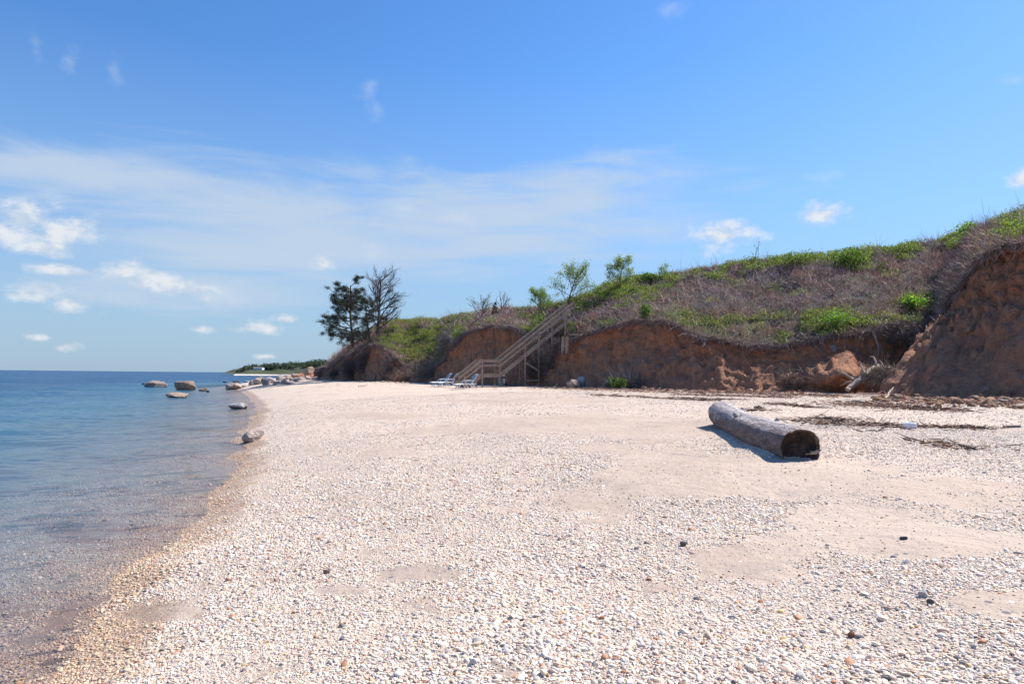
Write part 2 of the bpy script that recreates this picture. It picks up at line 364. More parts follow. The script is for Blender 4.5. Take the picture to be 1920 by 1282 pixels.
def m_water():
    m, nt = mat_new('sea_water'); t = NT(nt); P = t.pos(); d = t.attr('depth').outputs['Fac']
    dist = t.attr('dist').outputs['Fac']
    rot = t.n('ShaderNodeMapping', {'vector_type': 'POINT'}, Vector=P); rot.inputs['Rotation'].default_value = (0, 0, R(-8)); rot.inputs['Scale'].default_value = (.45, 1.0, 1)
    V = rot.outputs[0]
    w4 = t.noise(V, .06, 4, .6)
    def slope(sc, det, ro):
        c_ = t.n('ShaderNodeTexNoise', None, Vector=V, Scale=sc, Detail=det, Roughness=ro).outputs['Color']
        return t.n('ShaderNodeVectorMath', {'operation': 'SUBTRACT'}, _0=c_, _1=(.5, .5, .5)).outputs[0]
    sl = t.n('ShaderNodeVectorMath', {'operation': 'ADD'}, _0=slope(.38, 5.0, .72), _1=slope(3.4, 4.0, .65)).outputs[0]
    gust = t.map(w4, .3, .7, .55, 1.15)
    k_ = t.math('MULTIPLY', t.n('ShaderNodeMapRange', None, _0=dist, _1=4.0, _2=40.0, _3=.8, _4=2.1).outputs[0], gust)
    sl = t.n('ShaderNodeVectorMath', {'operation': 'SCALE'}, _0=t.scale(sl, (1, 1, 0)), Scale=k_).outputs[0]
    nb = t.n('ShaderNodeVectorMath', {'operation': 'NORMALIZE'}, _0=t.n('ShaderNodeVectorMath', {'operation': 'ADD'}, _0=sl, _1=(0, 0, 1)).outputs[0]).outputs[0]
    patch = t.map(w4, .35, .65)
    body = t.mix(t.map(d, .15, 2.2), (.06, .18, .265), (.006, .055, .135))
    body = t.mix(t.math('MULTIPLY', patch, .35), body, t.mix(1.0, body, (.7, .8, .86), 'MULTIPLY'))
    op = t.math('SUBTRACT', 1.0, t.math('EXPONENT', t.math('MULTIPLY', d, -1.4)))
    under = t.n('ShaderNodeMixShader', None, _0=op, _1=t.n('ShaderNodeBsdfTransparent', None, Color=(.87, .87, .90, 1)), _2=t.n('ShaderNodeBsdfDiffuse', None, Color=body)).outputs[0]
    fr = t.n('ShaderNodeFresnel', None, IOR=1.33, Normal=nb).outputs[0]
    gl = t.n('ShaderNodeBsdfGlossy', None, Color=(.92, .96, 1, 1), Roughness=.12, Normal=nb)
    f2 = t.math('MULTIPLY', fr, .52)
    t.out(t.n('ShaderNodeMixShader', None, _0=f2, _1=under, _2=gl).outputs[0]); return m

M = dict(ground=m_ground(), pebble=m_pebble(), soil=m_soil(), twig=m_plant('dry_twigs', 0), leaf=m_plant('green_leaves', .45, .55), needle=m_plant('pine_needles', .1, .7),
         bark=m_plant('tree_bark', 0, .9), wood=m_wood('weathered_timber', (.31, .21, .145), (.50, .375, .28)), log=m_log(), logend=m_logend(), rock=m_rock(),
         white=m_flat('white_plastic', (.80, .80, .80)), sling=m_flat('blue_grey_sling', (.28, .36, .40), .8), can=m_flat('grey_bin_plastic', (.24, .25, .28), .6), bag=m_flat('black_liner', (.02, .02, .022), .35),
         water=m_water(), drift=m_wood('pale_driftwood', (.25, .185, .15), (.44, .36, .30)), rim=m_wood('rotten_rim', (.05, .03, .022), (.30, .21, .16)), house=m_flat('white_siding', (.75, .75, .76)), roof=m_flat('grey_roof', (.30, .30, .32), .8),
         glass=m_flat('dark_window', (.05, .07, .09), .2), foam=m_flat('white_foam', (.80, .79, .80), .7))

# ------------------------------------------------------------------ beach, seabed and sea
def polar():
    r = np.r_[np.geomspace(.5, 60, 330), np.geomspace(60, 30000, 90)[1:]]
    f = np.linspace(-48, 48, 520); a = R(1) * np.r_[f, np.linspace(48, 312, 80)[1:-1]]
    return r, a
rr, aa = polar()
X = np.sin(aa)[:, None] * rr[None]; Y = np.cos(aa)[:, None] * rr[None]
Z, S, Bd = ground(X, Y, True)
P = np.stack([X, Y, Z], -1)
GF = grid_faces(len(aa), len(rr), True)
mb = MB(); mb.add(P.reshape(-1, 3), GF)
lab = np.array([[k * len(rr) for k in range(len(aa))]]); mb.f.append(lab)
soil = sstep(Bd, 2.6, .3) * (1 - .35 * sstep(Y, 55, 80)) 
o = mb.build('beach', M['ground'], attrs=dict(peb=pebmask(P), wet=sstep(S, 1.15, .1) * (1 - .15 * sstep(-S, .3, 2)), soil=soil))
tag(o, 'wide pale beach of sand and white pebbles between sea and bluff', 'beach', kind='structure')
wet_any = (Z.ravel() < .06)
kf = GF[wet_any[GF].any(1)]
use = np.unique(kf); remap = -np.ones(Z.size, int); remap[use] = np.arange(len(use))
W = P.reshape(-1, 3)[use].copy(); dep = np.maximum(-W[:, 2], 0); W[:, 2] = 0
mb = MB(); mb.add(W, remap[kf])
o = mb.build('sea', M['water'], attrs=dict(depth=dep, dist=np.hypot(W[:, 0], W[:, 1])))
tag(o, 'calm clear blue sea reaching from the beach to the horizon', 'water', kind='structure')

# ------------------------------------------------------------------ bluff
seg = np.linalg.norm(np.diff(B3, axis=0), axis=1) + np.linalg.norm(np.diff(L3, axis=0), axis=1)
ns = np.maximum(8, (seg / 2 / .13).astype(int)).tolist()
Bc, Lc, Rc = catmull(B3, ns), catmull(L3, ns), catmull(R3, ns)
pxc = proj(Bc)[0]; NU = len(Bc)
NS, NV, NB = 46, 56, 14
lipn = fbm(np.arange(NU) * .045, 1.5, 0, 4); lipn2 = fbm(np.arange(NU) * .3, 8.5, 0, 3)
Lc = Lc + np.stack([0 * lipn, lipn * .35 + lipn2 * .12, lipn * .28 + lipn2 * .10], -1)
Rc = Rc + np.stack([0 * lipn, 0 * lipn, fbm(np.arange(NU) * .03, 4.5, 0, 4) * .35], -1)
H = Lc[:, 2] - Bc[:, 2]; hv = Lc - Bc; hv[:, 2] = 0
prof = np.array([(0, -.40, -.16), (.1, 0, 0), (.3, .30, .22), (.45, .53, .42), (.6, .74, .60), (.75, .90, .77), (.88, 1.03, .90), (.94, 1.10, .955), (.97, 1.0, .975), (1, .98, 1)])
tv = np.linspace(0, 1, NS)
ph, pz = np.interp(tv, prof[:, 0], prof[:, 1]), np.interp(tv, prof[:, 0], prof[:, 2])
tal = fbm(np.arange(NU) * .02, 3.3, 0, 3)
PH = ph[None] - (.05 + .35 * np.clip(tal, -.3, 1))[:, None] * np.sin(np.clip((tv - .05) / .6, 0, 1) * np.pi)[None] * .8
slump = np.exp(-((pxc - 1572) / 40) ** 2) * (Bc[:, 1] > 37.5)
PH = PH - slump[:, None] * np.exp(-((tv - .3) / .16) ** 2)[None] * 1.0
scarp = Bc[:, None] + hv[:, None] * PH[..., None]; scarp[..., 2] = Bc[:, None, 2] + H[:, None] * pz[None]
ts = np.linspace(0, 1, NV + 1)[1:]
slope = Lc[:, None] + (Rc - Lc)[:, None] * ts[None, :, None]
slope[..., 2] += (np.sin(ts * np.pi) * .5)[None] * (.4 + fbm(np.arange(NU) * .02, 9.9, 0, 3))[:, None]
tb = np.linspace(0, 1, NB + 1)[1:] ** 1.6
back = Rc[:, None] + np.stack([np.zeros(NB), tb * 70, -3.5 * tb], -1)[None]
G3 = np.concatenate([scarp, slope, back], 1)
NT_ = G3.shape[1]
row = np.arange(NT_); issc = row < NS
du = np.gradient(G3, axis=0); dv = np.gradient(G3, axis=1); nrm = unit(np.cross(du, dv)); 
flip = nrm[..., 2:] < 0; nrm = np.where((nrm[..., 1:2] > 0) & (np.abs(nrm[..., 2:]) < .3), -nrm, np.where(flip, -nrm, nrm))
x, y, z = G3[..., 0], G3[..., 1], G3[..., 2]
arc = np.r_[0, np.cumsum(np.linalg.norm(np.diff(Bc[:, :2], axis=0), axis=1))][:, None]
gul = 1 - np.abs(fbm(arc * .75 + z * .12, z * .10, 2.2, 4)) * 2
big_ = sstep(arc, arc[pxc > 1690].min() - 6, arc[pxc > 1690].min() + 4)
lump = fbm(x * .6, y * .6, z * .6, 3, .5) * .30 + fbm(x * 2.3, y * 2.3, z * 1.6, 4, .62) * (.17 + .22 * big_ * sstep(z, 3, 6))
tt = np.r_[tv, np.zeros(NV + NB)]
amp = np.where(issc, np.sin(np.clip(tt * 1.02, 0, 1) * np.pi) ** .6, 0)[None]
G3 = G3 + nrm * (amp * (gul * .24 + lump))[..., None]
hl = fbm(x * .22, y * .22, 6.6, 4) * .45 + np.abs(fbm(x * .75, y * .75, 1.6, 3)) * .42
G3[..., 2] += np.where(issc, 0, 1)[None] * hl * np.sin(np.clip(np.r_[np.zeros(NS), ts, np.ones(NB)] , .0, .75) * np.pi * .66)[None]
hfr = np.broadcast_to(np.r_[pz, np.ones(NV + NB)][None], (NU, NT_))
veg = np.broadcast_to(np.r_[sstep(tv, .93, .98), np.ones(NV + NB)][None], (NU, NT_))
mb = MB(); mb.add(G3.reshape(-1, 3), grid_faces(NU, NT_))
o = mb.build('bluff', M['soil'], attrs=dict(hfrac=hfr, veg=veg))
tag(o, 'eroded red brown earth bluff with overgrown top along the beach', 'bluff', kind='structure')

# random points on the grown-over part (rows NS-2 .. NS+NV+3)
r0, r1 = NS - 3, NS + NV + 5
A = G3[:-1, r0:r1 - 1]; Bq = G3[1:, r0:r1 - 1]; C = G3[:-1, r0 + 1:r1]; D = G3[1:, r0 + 1:r1]
area = np.linalg.norm(np.cross(Bq - A, C - A), axis=-1).ravel(); cdf = np.cumsum(area); AREA = cdf[-1]
def on_bluff(n):
    k = np.searchsorted(cdf, rng.random(n) * AREA); i, j = np.divmod(k, r1 - 1 - r0); u, v = rng.random((2, n, 1))
    p = A[i, j] * (1 - u) * (1 - v) + Bq[i, j] * u * (1 - v) + C[i, j] * (1 - u) * v + D[i, j] * u * v
    frac = (j + v[:, 0] - 3) / NV
    return p, frac, hv[i] / (np.linalg.norm(hv[i], axis=1)[:, None] + 1e-6)
GREEN = [(790,640,60,45,1.0),(745,630,40,25,.9),(850,625,30,25,.7),(1010,600,60,14,.45),(1000,618,30,14,.6),(1150,545,70,18,1.1),(1205,525,50,12,1.1),(1090,570,30,14,.7),
         (1300,603,60,14,.75),(1390,600,60,14,.7),(1560,598,55,16,1.2),(1640,600,60,9,.7),(1500,485,60,15,1.1),(1590,490,45,22,1.2),(1690,472,40,12,.9),(1660,500,50,14,.45),(1420,498,60,12,.6),
         (1330,520,60,12,.5),(1270,520,50,8,.6),(1712,570,30,14,1.1),(1800,450,30,20,.6),(1900,425,40,24,.8),(1860,445,60,16,.4),(1390,535,24,12,.4),(1460,540,20,12,.4),(1345,540,30,10,.3),(700,640,30,16,.35),(900,602,40,10,.4)]
def green_at(p):
    px, py, d = proj(p); g = np.zeros(len(p))
    for cx, cy, rx, ry, s in GREEN: g = np.maximum(g, s * np.exp(-(((px - cx) / rx) ** 2 + ((py - cy) / ry) ** 2)))
    return g + fbm(p[:, 0] * .5, p[:, 1] * .5, p[:, 2] * .5, 3) * .6 + EXTRA(px, p), px, py
def EXTRA(px, p): return .42 * sstep(FR[0], .74, .97) + .26 * ((FR[0] < .2) & (px > 1240) & (px < 1745)) + .15 * ((px > 960) & (px < 1240))
FR = [0]
# dry brush
p, fr, hd = on_bluff(290000); FR[0] = fr; g, px, py = green_at(p)
keep = (g < .45 + rng.random(len(p)) * .3) & (px > 560) & (px < 2150) & (fbm(p[:, 0] * 1.1, p[:, 1] * 1.1, p[:, 2], 3) > -.42 + rng.random(len(p)) * .3); p, fr, hd, px = p[keep], fr[keep], hd[keep], px[keep]; n = len(p)
lean = np.where((fr < .16)[:, None], -hd * 1.1, -hd * .25)
d = rng.normal(size=(n, 3)) * .8 + np.array([-.12, 0, .6]) + lean - np.array([0, 0, 1.0]) * (fr < .05)[:, None] * .75
tone = fbm(p[:, 0] * .35, p[:, 1] * .35, p[:, 2] * .35 + 4, 4)
base = np.where((tone > .12)[:, None], np.array([.53, .30, .235]), np.where((tone < -.2)[:, None], np.array([.54, .385, .345]), np.array([.43, .26, .235])))
cc = base * (1 + rng.normal(size=(n, 1)) * .40); k = rng.random(n) < .08; cc[k] = [.55, .47, .41]; k = rng.random(n) < .05; cc[k] = jitter((.15, .17, .06), k.sum())
cl = .75 + .8 * np.clip(fbm(p[:, 0] * .8, p[:, 1] * .8, p[:, 2] * .8 + 9, 3) + .3, 0, 1)
tu = rng.integers(0, NU - 1, 420); tu = tu[(pxc[tu] > 620) & (pxc[tu] < 2100)]; tvv = (NS * (.12 + .8 * rng.random(len(tu)))).astype(int)
tp = np.repeat(G3[tu, tvv], 34, 0) + rng.normal(size=(len(tu) * 34, 3)) * np.repeat(.06 + .16 * rng.random((len(tu), 1)) ** 2, 34, 0)
th_ = np.repeat(hv[tu] / np.linalg.norm(hv[tu], axis=1)[:, None], 34, 0)
tuft = (tp - th_ * .06, rng.normal(size=tp.shape) * .6 - th_ * .5 - [0, 0, .6], np.clip(np.repeat(np.where(rng.random((len(tu), 1)) < .6, [[.26, .17, .12]], [[.15, .11, .09]]), 34, 0) * (1 + rng.normal(size=(len(tp), 1)) * .3), .02, .6))
n2_ = 60000; kk = rng.integers(0, NU - 1, n2_); kk = kk[(pxc[kk] > 600) & (pxc[kk] < 2150)]; n2_ = len(kk)
lp = G3[kk, NS - 1] + (G3[kk + 1, NS - 1] - G3[kk, NS - 1]) * rng.random((n2_, 1)); hk = hv[kk] / (np.linalg.norm(hv[kk], axis=1)[:, None] + 1e-6)
thick = .10 + .38 * np.clip(fbm(kk * .05, 2.2, 0, 3) + .4, 0, 1)[:, None]
lp = lp - np.array([0, 0, 1.0]) * thick * (rng.random((n2_, 1)) - .35) * 1.1 - hk * (rng.random((n2_, 1)) * .25 - .1)
ld = rng.normal(size=(n2_, 3)) * .7 - hk * .7 - np.array([0, 0, 1.0]) * (rng.random((n2_, 1)) * 1.5 - .55)
lc = np.array([.28, .20, .175]) * (1 + rng.normal(size=(n2_, 1)) * .4); e_ = rng.random(n2_) < .10; lc[e_] = [.48, .40, .34]
mb = MB(); ribbons(mb, lp, ld, .10 + rng.gamma(2, .09, n2_), .005 + rng.random(n2_) * .009, .7, np.clip(lc, .02, .7))
ribbons(mb, tuft[0], tuft[1], .08 + rng.gamma(2, .09, len(tp)), .005 + rng.random(len(tp)) * .008, .6, tuft[2])
ribbons(mb, p - np.array([0, 0, .05]), d, (.18 + rng.gamma(2.2, .14, n)) * cl, .007 + rng.random(n) * .010, .45, np.clip(cc, .02, .8))
tag(mb.build('dry_brush', M['twig'], smooth=False), 'tangled grey brown leafless scrub covering the top of the bluff', 'brush', kind='stuff')
# leafy cover, in clumps
p, fr, hd = on_bluff(11000); FR[0] = fr; g, px, py = green_at(p); keep = (g > .40 + rng.random(len(p)) * .25) & (px > 560) & (px < 2100); p, fr, px, py = p[keep], fr[keep], px[keep], py[keep]
mb = MB()
for k in range(len(p)):
    rad = .3 + rng.random() * .55; nl = int(110 * rad + 40); hgt = rad * (.5 + rng.random() * .5)
    q = unit(rng.normal(size=(nl, 3))) * (rng.random((nl, 1)) ** .4); q[:, 2] = np.abs(q[:, 2]); q = q * [rad, rad, hgt] + p[k] - [0, 0, .05]
    yel = rng.random(); c0 = np.array([.095, .16, .035]) * (1 - yel) + np.array([.18, .195, .055]) * yel
    if 730 < px[k] < 860: c0 = c0 * [1.15, 1.1, 1.1]  # slope turned from the sun: its lit look is put into lighter leaves
    if 640 > py[k] > 585 and px[k] > 1240 and px[k] < 1470: c0 = np.array([.15, .17, .08])
    leaves(mb, q, .035 + rng.random(nl) * .045, jitter(c0 * (.75 + .5 * rng.random()), nl, .25), .5)
tag(mb.build('ground_cover', M['leaf'], smooth=False), 'patches of fresh green leafy ground cover on the bluff slope', 'ground cover', kind='stuff')
# grass
p, fr, hd = on_bluff(120000); px, py, _ = proj(p)
gm = np.maximum.reduce([np.exp(-(((px - 800) / 45) ** 2 + ((py - 672) / 24) ** 2)), .8 * np.exp(-(((px - 1340) / 100) ** 2 + ((py - 612) / 16) ** 2)), .9 * np.exp(-(((px - 1560) / 60) ** 2 + ((py - 605) / 12) ** 2)), .10 * (fr > .88), .22 * (fr < .25) * (px > 1050)])
keep = (rng.random(len(p)) < gm) & (px > 600) & (px < 2100); p, px = p[keep], px[keep]; n = len(p)
c = np.where((px < 860)[:, None], np.array([.28, .24, .13]), np.array([.13, .17, .06])); dry = rng.random(n) < .3; c[dry] = [.32, .26, .17]
mb = MB(); ribbons(mb, p - [0, 0, .04], rng.normal(size=(n, 3)) * .35 + [-.1, 0, 1], .25 + rng.gamma(2, .13, n), .006 + rng.random(n) * .006, .35, np.clip(c * (1 + rng.normal(size=(n, 1)) * .3), .02, .7))
tag(mb.build('grass', M['leaf'], smooth=False), 'straw and green grass blades along the bluff lip and ridge', 'grass', kind='stuff')
def bluff_at(px, py):
    """a point of the bluff surface as seen at a place"""
    qx, qy, qd = proj(G3[:, :NS + NV]); e = np.hypot(qx - px, qy - py)
    near = e < e.min() + 2.5
    k = np.argmin(np.where(near, qd, 1e9)); i, j = np.unravel_index(k, e.shape); return G3[i, j].copy()

# ------------------------------------------------------------------ pebbles
def scatter(r_a, r_b, dens, mu, sg):
    area = R(82) / 2 * (r_b ** 2 - r_a ** 2); n = int(area * dens)
    r = np.sqrt(rng.random(n) * (r_b ** 2 - r_a ** 2) + r_a ** 2); a = R(1) * (-41 + 82 * rng.random(n)); x, y = r * np.sin(a), r * np.cos(a)
    P = np.stack([x, y, np.zeros(n)], -1); z, s, b = ground(x, y, True); P[:, 2] = z
    sz = np.exp(rng.normal(size=n) * sg) * mu * (1 + .35 * fbm(x * .5, y * .5, 7.7, 3))
    pm = pebmask(P); keep = (rng.random(n) < .07 + .93 * pm ** 1.2) & (s > -4.5) & (b > .5)
    sz = np.where(rng.random(n) > pm * 1.15, sz * .6, sz)
    return P[keep], np.clip(sz, .0028, .030)[keep], s[keep]
T = [scatter(2.6, 4.6, 8200, .0056, .46), scatter(4.6, 7, 6000, .0056, .46), scatter(7, 11, 3600, .0060, .44), scatter(11, 20, 1300, .0070, .42), scatter(20, 42, 170, .010, .40), scatter(2.6, 6, 150, .0135, .28), scatter(6, 12, 45, .0145, .30)]
P = np.vstack([t[0] for t in T]); sz = np.concatenate([t[1] for t in T]); ss = np.concatenate([t[2] for t in T]); n = len(P)
print('pebbles', n)
pal = np.array([(.80, .77, .72), (.76, .68, .58), (.68, .55, .44), (.60, .47, .41), (.58, .56, .57), (.40, .40, .42), (.16, .16, .18), (.46, .23, .13), (.55, .49, .52), (.62, .46, .22)])
idx = rng.choice(len(pal), n, p=[.34, .23, .11, .09, .09, .04, .02, .03, .035, .015])
lone = pebmask(P) < .25; dk = lone & (rng.random(n) < .45); idx[dk] = rng.choice([3, 5, 6, 7], dk.sum())
pc = np.clip(pal[idx] * np.array([.95, .87, .79]) * (1 + rng.normal(size=(n, 1)) * .07), .02, .86)
wetp = sstep(ss + fbm(P[:, 0] * 1.2, P[:, 1] * 1.2, .5, 3) * .5, .9, .1)[:, None]; pc = pc * (1 - wetp) + pc * (np.array([.80, .69, .56]) + sstep(-ss, .2, 1.5)[:, None] * np.array([-.06, .02, .10])) * wetp
flat = .34 + rng.random(n) * .36
scl = np.stack([sz * (.9 + rng.random(n) * .6), sz, sz * flat], -1)
rot = np.stack([rng.normal(size=n) * .3, rng.normal(size=n) * .3, rng.random(n) * 6.28], -1)
P[:, 2] += sz * flat * (.0 + .5 * rng.random(n))
me = bpy.data.meshes.new('pebbles'); me.vertices.add(n); me.vertices.foreach_set('co', P.astype(np.float32).ravel())
for nm, arr in (('prot', rot), ('pscl', scl)):
    t = me.attributes.new(nm, 'FLOAT_VECTOR', 'POINT'); t.data.foreach_set('vector', arr.astype(np.float32).ravel())
t = me.attributes.new('pcol', 'FLOAT_COLOR', 'POINT'); t.data.foreach_set('color', np.hstack([pc, np.ones((n, 1))]).astype(np.float32).ravel())
t = me.attributes.new('pidx', 'INT', 'POINT'); t.data.foreach_set('value', rng.integers(0, 5, n).astype(np.int32))
me.update(); me.materials.append(M['pebble'])
o = bpy.data.objects.new('pebbles', me); COL.objects.link(o)
tag(o, 'countless small rounded white, tan and grey beach pebbles', 'pebbles', kind='stuff')
ng = bpy.data.node_groups.new('pebble_scatter', 'GeometryNodeTree')
ng.interface.new_socket('Geometry', in_out='INPUT', socket_type='NodeSocketGeometry'); ng.interface.new_socket('Geometry', in_out='OUTPUT', socket_type='NodeSocketGeometry')
def gn(t, **p):
    nd = ng.nodes.new(t)
    for k, v in p.items(): setattr(nd, k, v)
    return nd
lk = ng.links.new
gi, go = gn('NodeGroupInput'), gn('NodeGroupOutput'); join = gn('GeometryNodeJoinGeometry')
for k in range(5):
    ico = gn('GeometryNodeMeshIcoSphere'); ico.inputs['Subdivisions'].default_value = 3; ico.inputs['Radius'].default_value = 1
    nz = gn('ShaderNodeTexNoise'); nz.noise_dimensions = '4D'; nz.inputs['Scale'].default_value = .75; nz.inputs['Detail'].default_value = 1.0; nz.inputs['W'].default_value = k * 3.7
    sub = gn('ShaderNodeVectorMath', operation='SUBTRACT'); sub.inputs[1].default_value = (.5, .5, .5); lk(nz.outputs['Color'], sub.inputs[0])
    sc_ = gn('ShaderNodeVectorMath', operation='SCALE'); sc_.inputs['Scale'].default_value = .8; lk(sub.outputs[0], sc_.inputs[0])
    sp = gn('GeometryNodeSetPosition'); lk(ico.outputs['Mesh'], sp.inputs['Geometry']); lk(sc_.outputs[0], sp.inputs['Offset'])
    sm = gn('GeometryNodeSetShadeSmooth'); lk(sp.outputs[0], sm.inputs['Geometry'])
    mt = gn('GeometryNodeSetMaterial'); mt.inputs['Material'].default_value = M['pebble']; lk(sm.outputs[0], mt.inputs['Geometry'])
    g2 = gn('GeometryNodeGeometryToInstance'); lk(mt.outputs[0], g2.inputs[0]); lk(g2.outputs[0], join.inputs[0])
def na(name, dt):
    nd = gn('GeometryNodeInputNamedAttribute', data_type=dt); nd.inputs['Name'].default_value = name; return nd.outputs[0]
iop = gn('GeometryNodeInstanceOnPoints'); lk(gi.outputs[0], iop.inputs['Points']); lk(join.outputs[0], iop.inputs['Instance'])
iop.inputs['Pick Instance'].default_value = True; lk(na('pidx', 'INT'), iop.inputs['Instance Index'])
e2r = gn('FunctionNodeEulerToRotation'); lk(na('prot', 'FLOAT_VECTOR'), e2r.inputs[0]); lk(e2r.outputs[0], iop.inputs['Rotation'])
lk(na('pscl', 'FLOAT_VECTOR'), iop.inputs['Scale']); lk(iop.outputs[0], go.inputs[0])
o.modifiers.new('scatter', 'NODES').node_group = ng

# ------------------------------------------------------------------ rocks
def ico_arrays(sub):
    import bmesh
    bm = bmesh.new(); bmesh.ops.create_icosphere(bm, subdivisions=sub, radius=1); bm.verts.ensure_lookup_table()
    V = np.array([v.co[:] for v in bm.verts]); Fc = np.array([[v.index for v in f.verts] for f in bm.faces]); bm.free(); return V, Fc
ICO = {k: ico_arrays(k) for k in (2, 3, 4, 5)}
def rock_verts(sub, seed, rough=.35, cuts=7):
    V = ICO[sub][0].copy(); rs = np.random.default_rng(seed)
    for _ in range(cuts + 6):
        nn = unit(rs.normal(size=3)); dd = .55 + rs.random() * .32; e = V @ nn - dd; V = V - np.maximum(e, 0)[:, None] * nn * .9
    s = rs.random() * 50
    V = V * (1 + rough * .5 * fbm(V[:, 0] * 1.1 + s, V[:, 1] * 1.1, V[:, 2] * 1.1, 4)[:, None])
    V -= (V.max(0) + V.min(0)) / 2; return V / np.abs(V).max(0)
def rock(name, px, py, w, h, col, label, group=None, sea=False, seed=1, dep=None, sink=.25, cat='rock', deep=None, sub=4):
    c = hit(px, py, sea) if dep is None else unproj(px, py, dep)
    k = c[1] / F; W_, H_ = w * k, h * k / (1 - sink)
    V = rock_verts(sub, seed) * np.array([W_ / 2, (deep or W_ * .8) / 2, H_ / 2]); V[:, 2] += H_ / 2 - H_ * sink
    mb = MB(); mb.add(V, ICO[sub][1], np.asarray(col))
    o = mb.build(name, M['rock']); o.location = (c[0], c[1] + (deep or W_ * .8) * .35, c[2]); o.rotation_euler[2] = 0
    return tag(o, label, cat, group)
GS = 'boulders standing in the shallow sea'
rock('boulder', 288, 725.5, 44, 12, (.33, .26, .23), 'rounded brown boulder farthest out in the sea', GS, True, 3)
rock('boulder', 341, 731, 40, 17, (.42, .29, .21), 'tall blocky orange brown boulder standing out of the sea', GS, True, 8)
rock('boulder', 324, 745.5, 42, 10, (.42, .32, .25), 'low flat tan boulder in the sea in front of the blocky one', GS, True, 14)
rock('boulder', 378, 733, 17, 6, (.30, .23, .18), 'small tan boulder in the sea just right of the blocky one', GS, True, 21)
rock('boulder', 389, 735, 7, 3.5, (.10, .09, .09), 'tiny dark stone in the sea beside the small tan boulder', GS, True, 22, sub=3)
rock('boulder', 443, 766, 37, 11, (.46, .45, .45), 'pale grey boulder with black wet foot in water near the beach', GS, True, 27)
rock('boulder', 471, 829, 40, 22, (.62, .50, .43), 'pinkish grey boulder at the waterline nearest the camera', None, False, 33, sub=5)
rock('boulder', 434, 730, 32, 13, (.47, .38, .31), 'tan rounded boulder where water meets the far rocks', GS, True, 36)
rock('boulder', 268, 721, 8, 3, (.20, .16, .15), 'tiny brown stone left of the rounded brown boulder', GS, True, 38, sub=3)
for k, (px, py, w, h) in enumerate([(422, 717, 12, 2.6), (441, 717, 13, 4), (463, 716, 15, 3.5)]):
    rock('boulder', px, py, w, h, [(.12, .11, .11), (.13, .13, .15), (.4, .4, .42)][k], ['low dark stone breaking the water off the far rocks', 'dark humped stone breaking the water off the far rocks', 'pale flat stone breaking the water off the far rocks'][k], GS, True, 40 + k, sub=3)
GF_ = 'boulders heaped along the far shore'
far = [(457,726,15,5),(472,722,16,11),(482,721,22,16),(497,722,22,17),(508,719,20,13),(518,722,22,10),(531,720,18,10),(543,720,26,8),(524,713,24,14),(551,716,26,9),(538,712,20,10),(562,713,24,9),(575,712,20,10),(568,707,22,12),(552,708,16,10),(590,712,18,8),(503,713,14,8),(487,712,12,6)]
for k, (px, py, w, h) in enumerate([(a_, b_, c_ * .9, d_ * .8) for a_, b_, c_, d_ in far]):
    c = [(.52, .45, .42), (.44, .38, .36), (.50, .40, .34), (.40, .34, .33)][k % 4]
    rock('boulder', px, py, w, h, c, 'pale grey pink boulder in the heap along the far shore', GF_, False, 60 + k, sub=3, dep=None if py > 711 else 118)
rock('boulder', 576, 704, 24, 17, (.50, .37, .27), 'large smooth tan boulder at the foot of the far bluff tip', None, False, 90, dep=112)
rock('boulder', 600, 708, 30, 20, (.17, .09, .065), 'dark red brown slab fallen at the far bluff tip', None, False, 91, dep=101)
rock('boulder', 609, 699, 17, 16, (.42, .31, .27), 'pinkish boulder perched beside the dark fallen slab', None, False, 92, dep=102)
rock('boulder', 705, 714, 20, 13, (.45, .27, .15), 'orange tan boulder at the foot of the far bluff', None, False, 93)
rock('boulder', 726, 714, 18, 9, (.22, .14, .10), 'brown stone beside the orange tan boulder', None, False, 94)
rock('boulder', 742, 715, 10, 5, (.45, .32, .24), 'small pale stone right of the brown stone', None, False, 95, sub=3)
rock('boulder', 1076, 726, 26, 15, (.58, .43, .33), 'tan boulder leaning on a grey one below the bluff', None, False, 97, dep=46.6)
rock('boulder', 1090, 725, 19, 20, (.36, .36, .37), 'upright grey boulder behind the tan one below the bluff', None, False, 98, dep=47.0)
rock('stone', 1139, 722, 16, 9, (.34, .29, .26), 'grey stone half under the green bush at the bluff foot', None, False, 99, dep=45, cat='stone')
rock('stone', 1532, 741, 11, 7, (.34, .19, .13), 'round red brown stone on bare sand by the bluff foot', None, False, 100, cat='stone')
rock('stone', 1522, 740, 10, 4, (.7, .62, .55), 'flat white stone beside the round red brown one', None, False, 101, cat='stone', sub=3)
rock('stone', 1564, 657, 13, 10, (.30, .26, .25), 'grey stone stuck in the bluff face under the hanging turf', None, False, 102, dep=bluff_at(1564, 652)[1] - .1, cat='stone', sub=3)
rock('stone', 1820, 620, 13, 10, (.36, .24, .17), 'tan stone stuck in the face of the near bluff', None, False, 103, dep=bluff_at(1820, 615)[1] - .15, cat='stone', sub=3)
rock('stone', 1686, 751, 18, 12, (.42, .27, .19), 'tan angular stone in front of the near bluff clods', None, False, 104, cat='stone')
rock('stone', 1829, 752, 24, 11, (.36, .22, .15), 'large brown clod like stone at near bluff foot', None, False, 105, cat='stone')
rock('stone', 1850, 733, 11, 8, (.30, .25, .23), 'grey stone where the near slope meets the clods', None, False, 106, dep=28.6, cat='stone', sub=3)
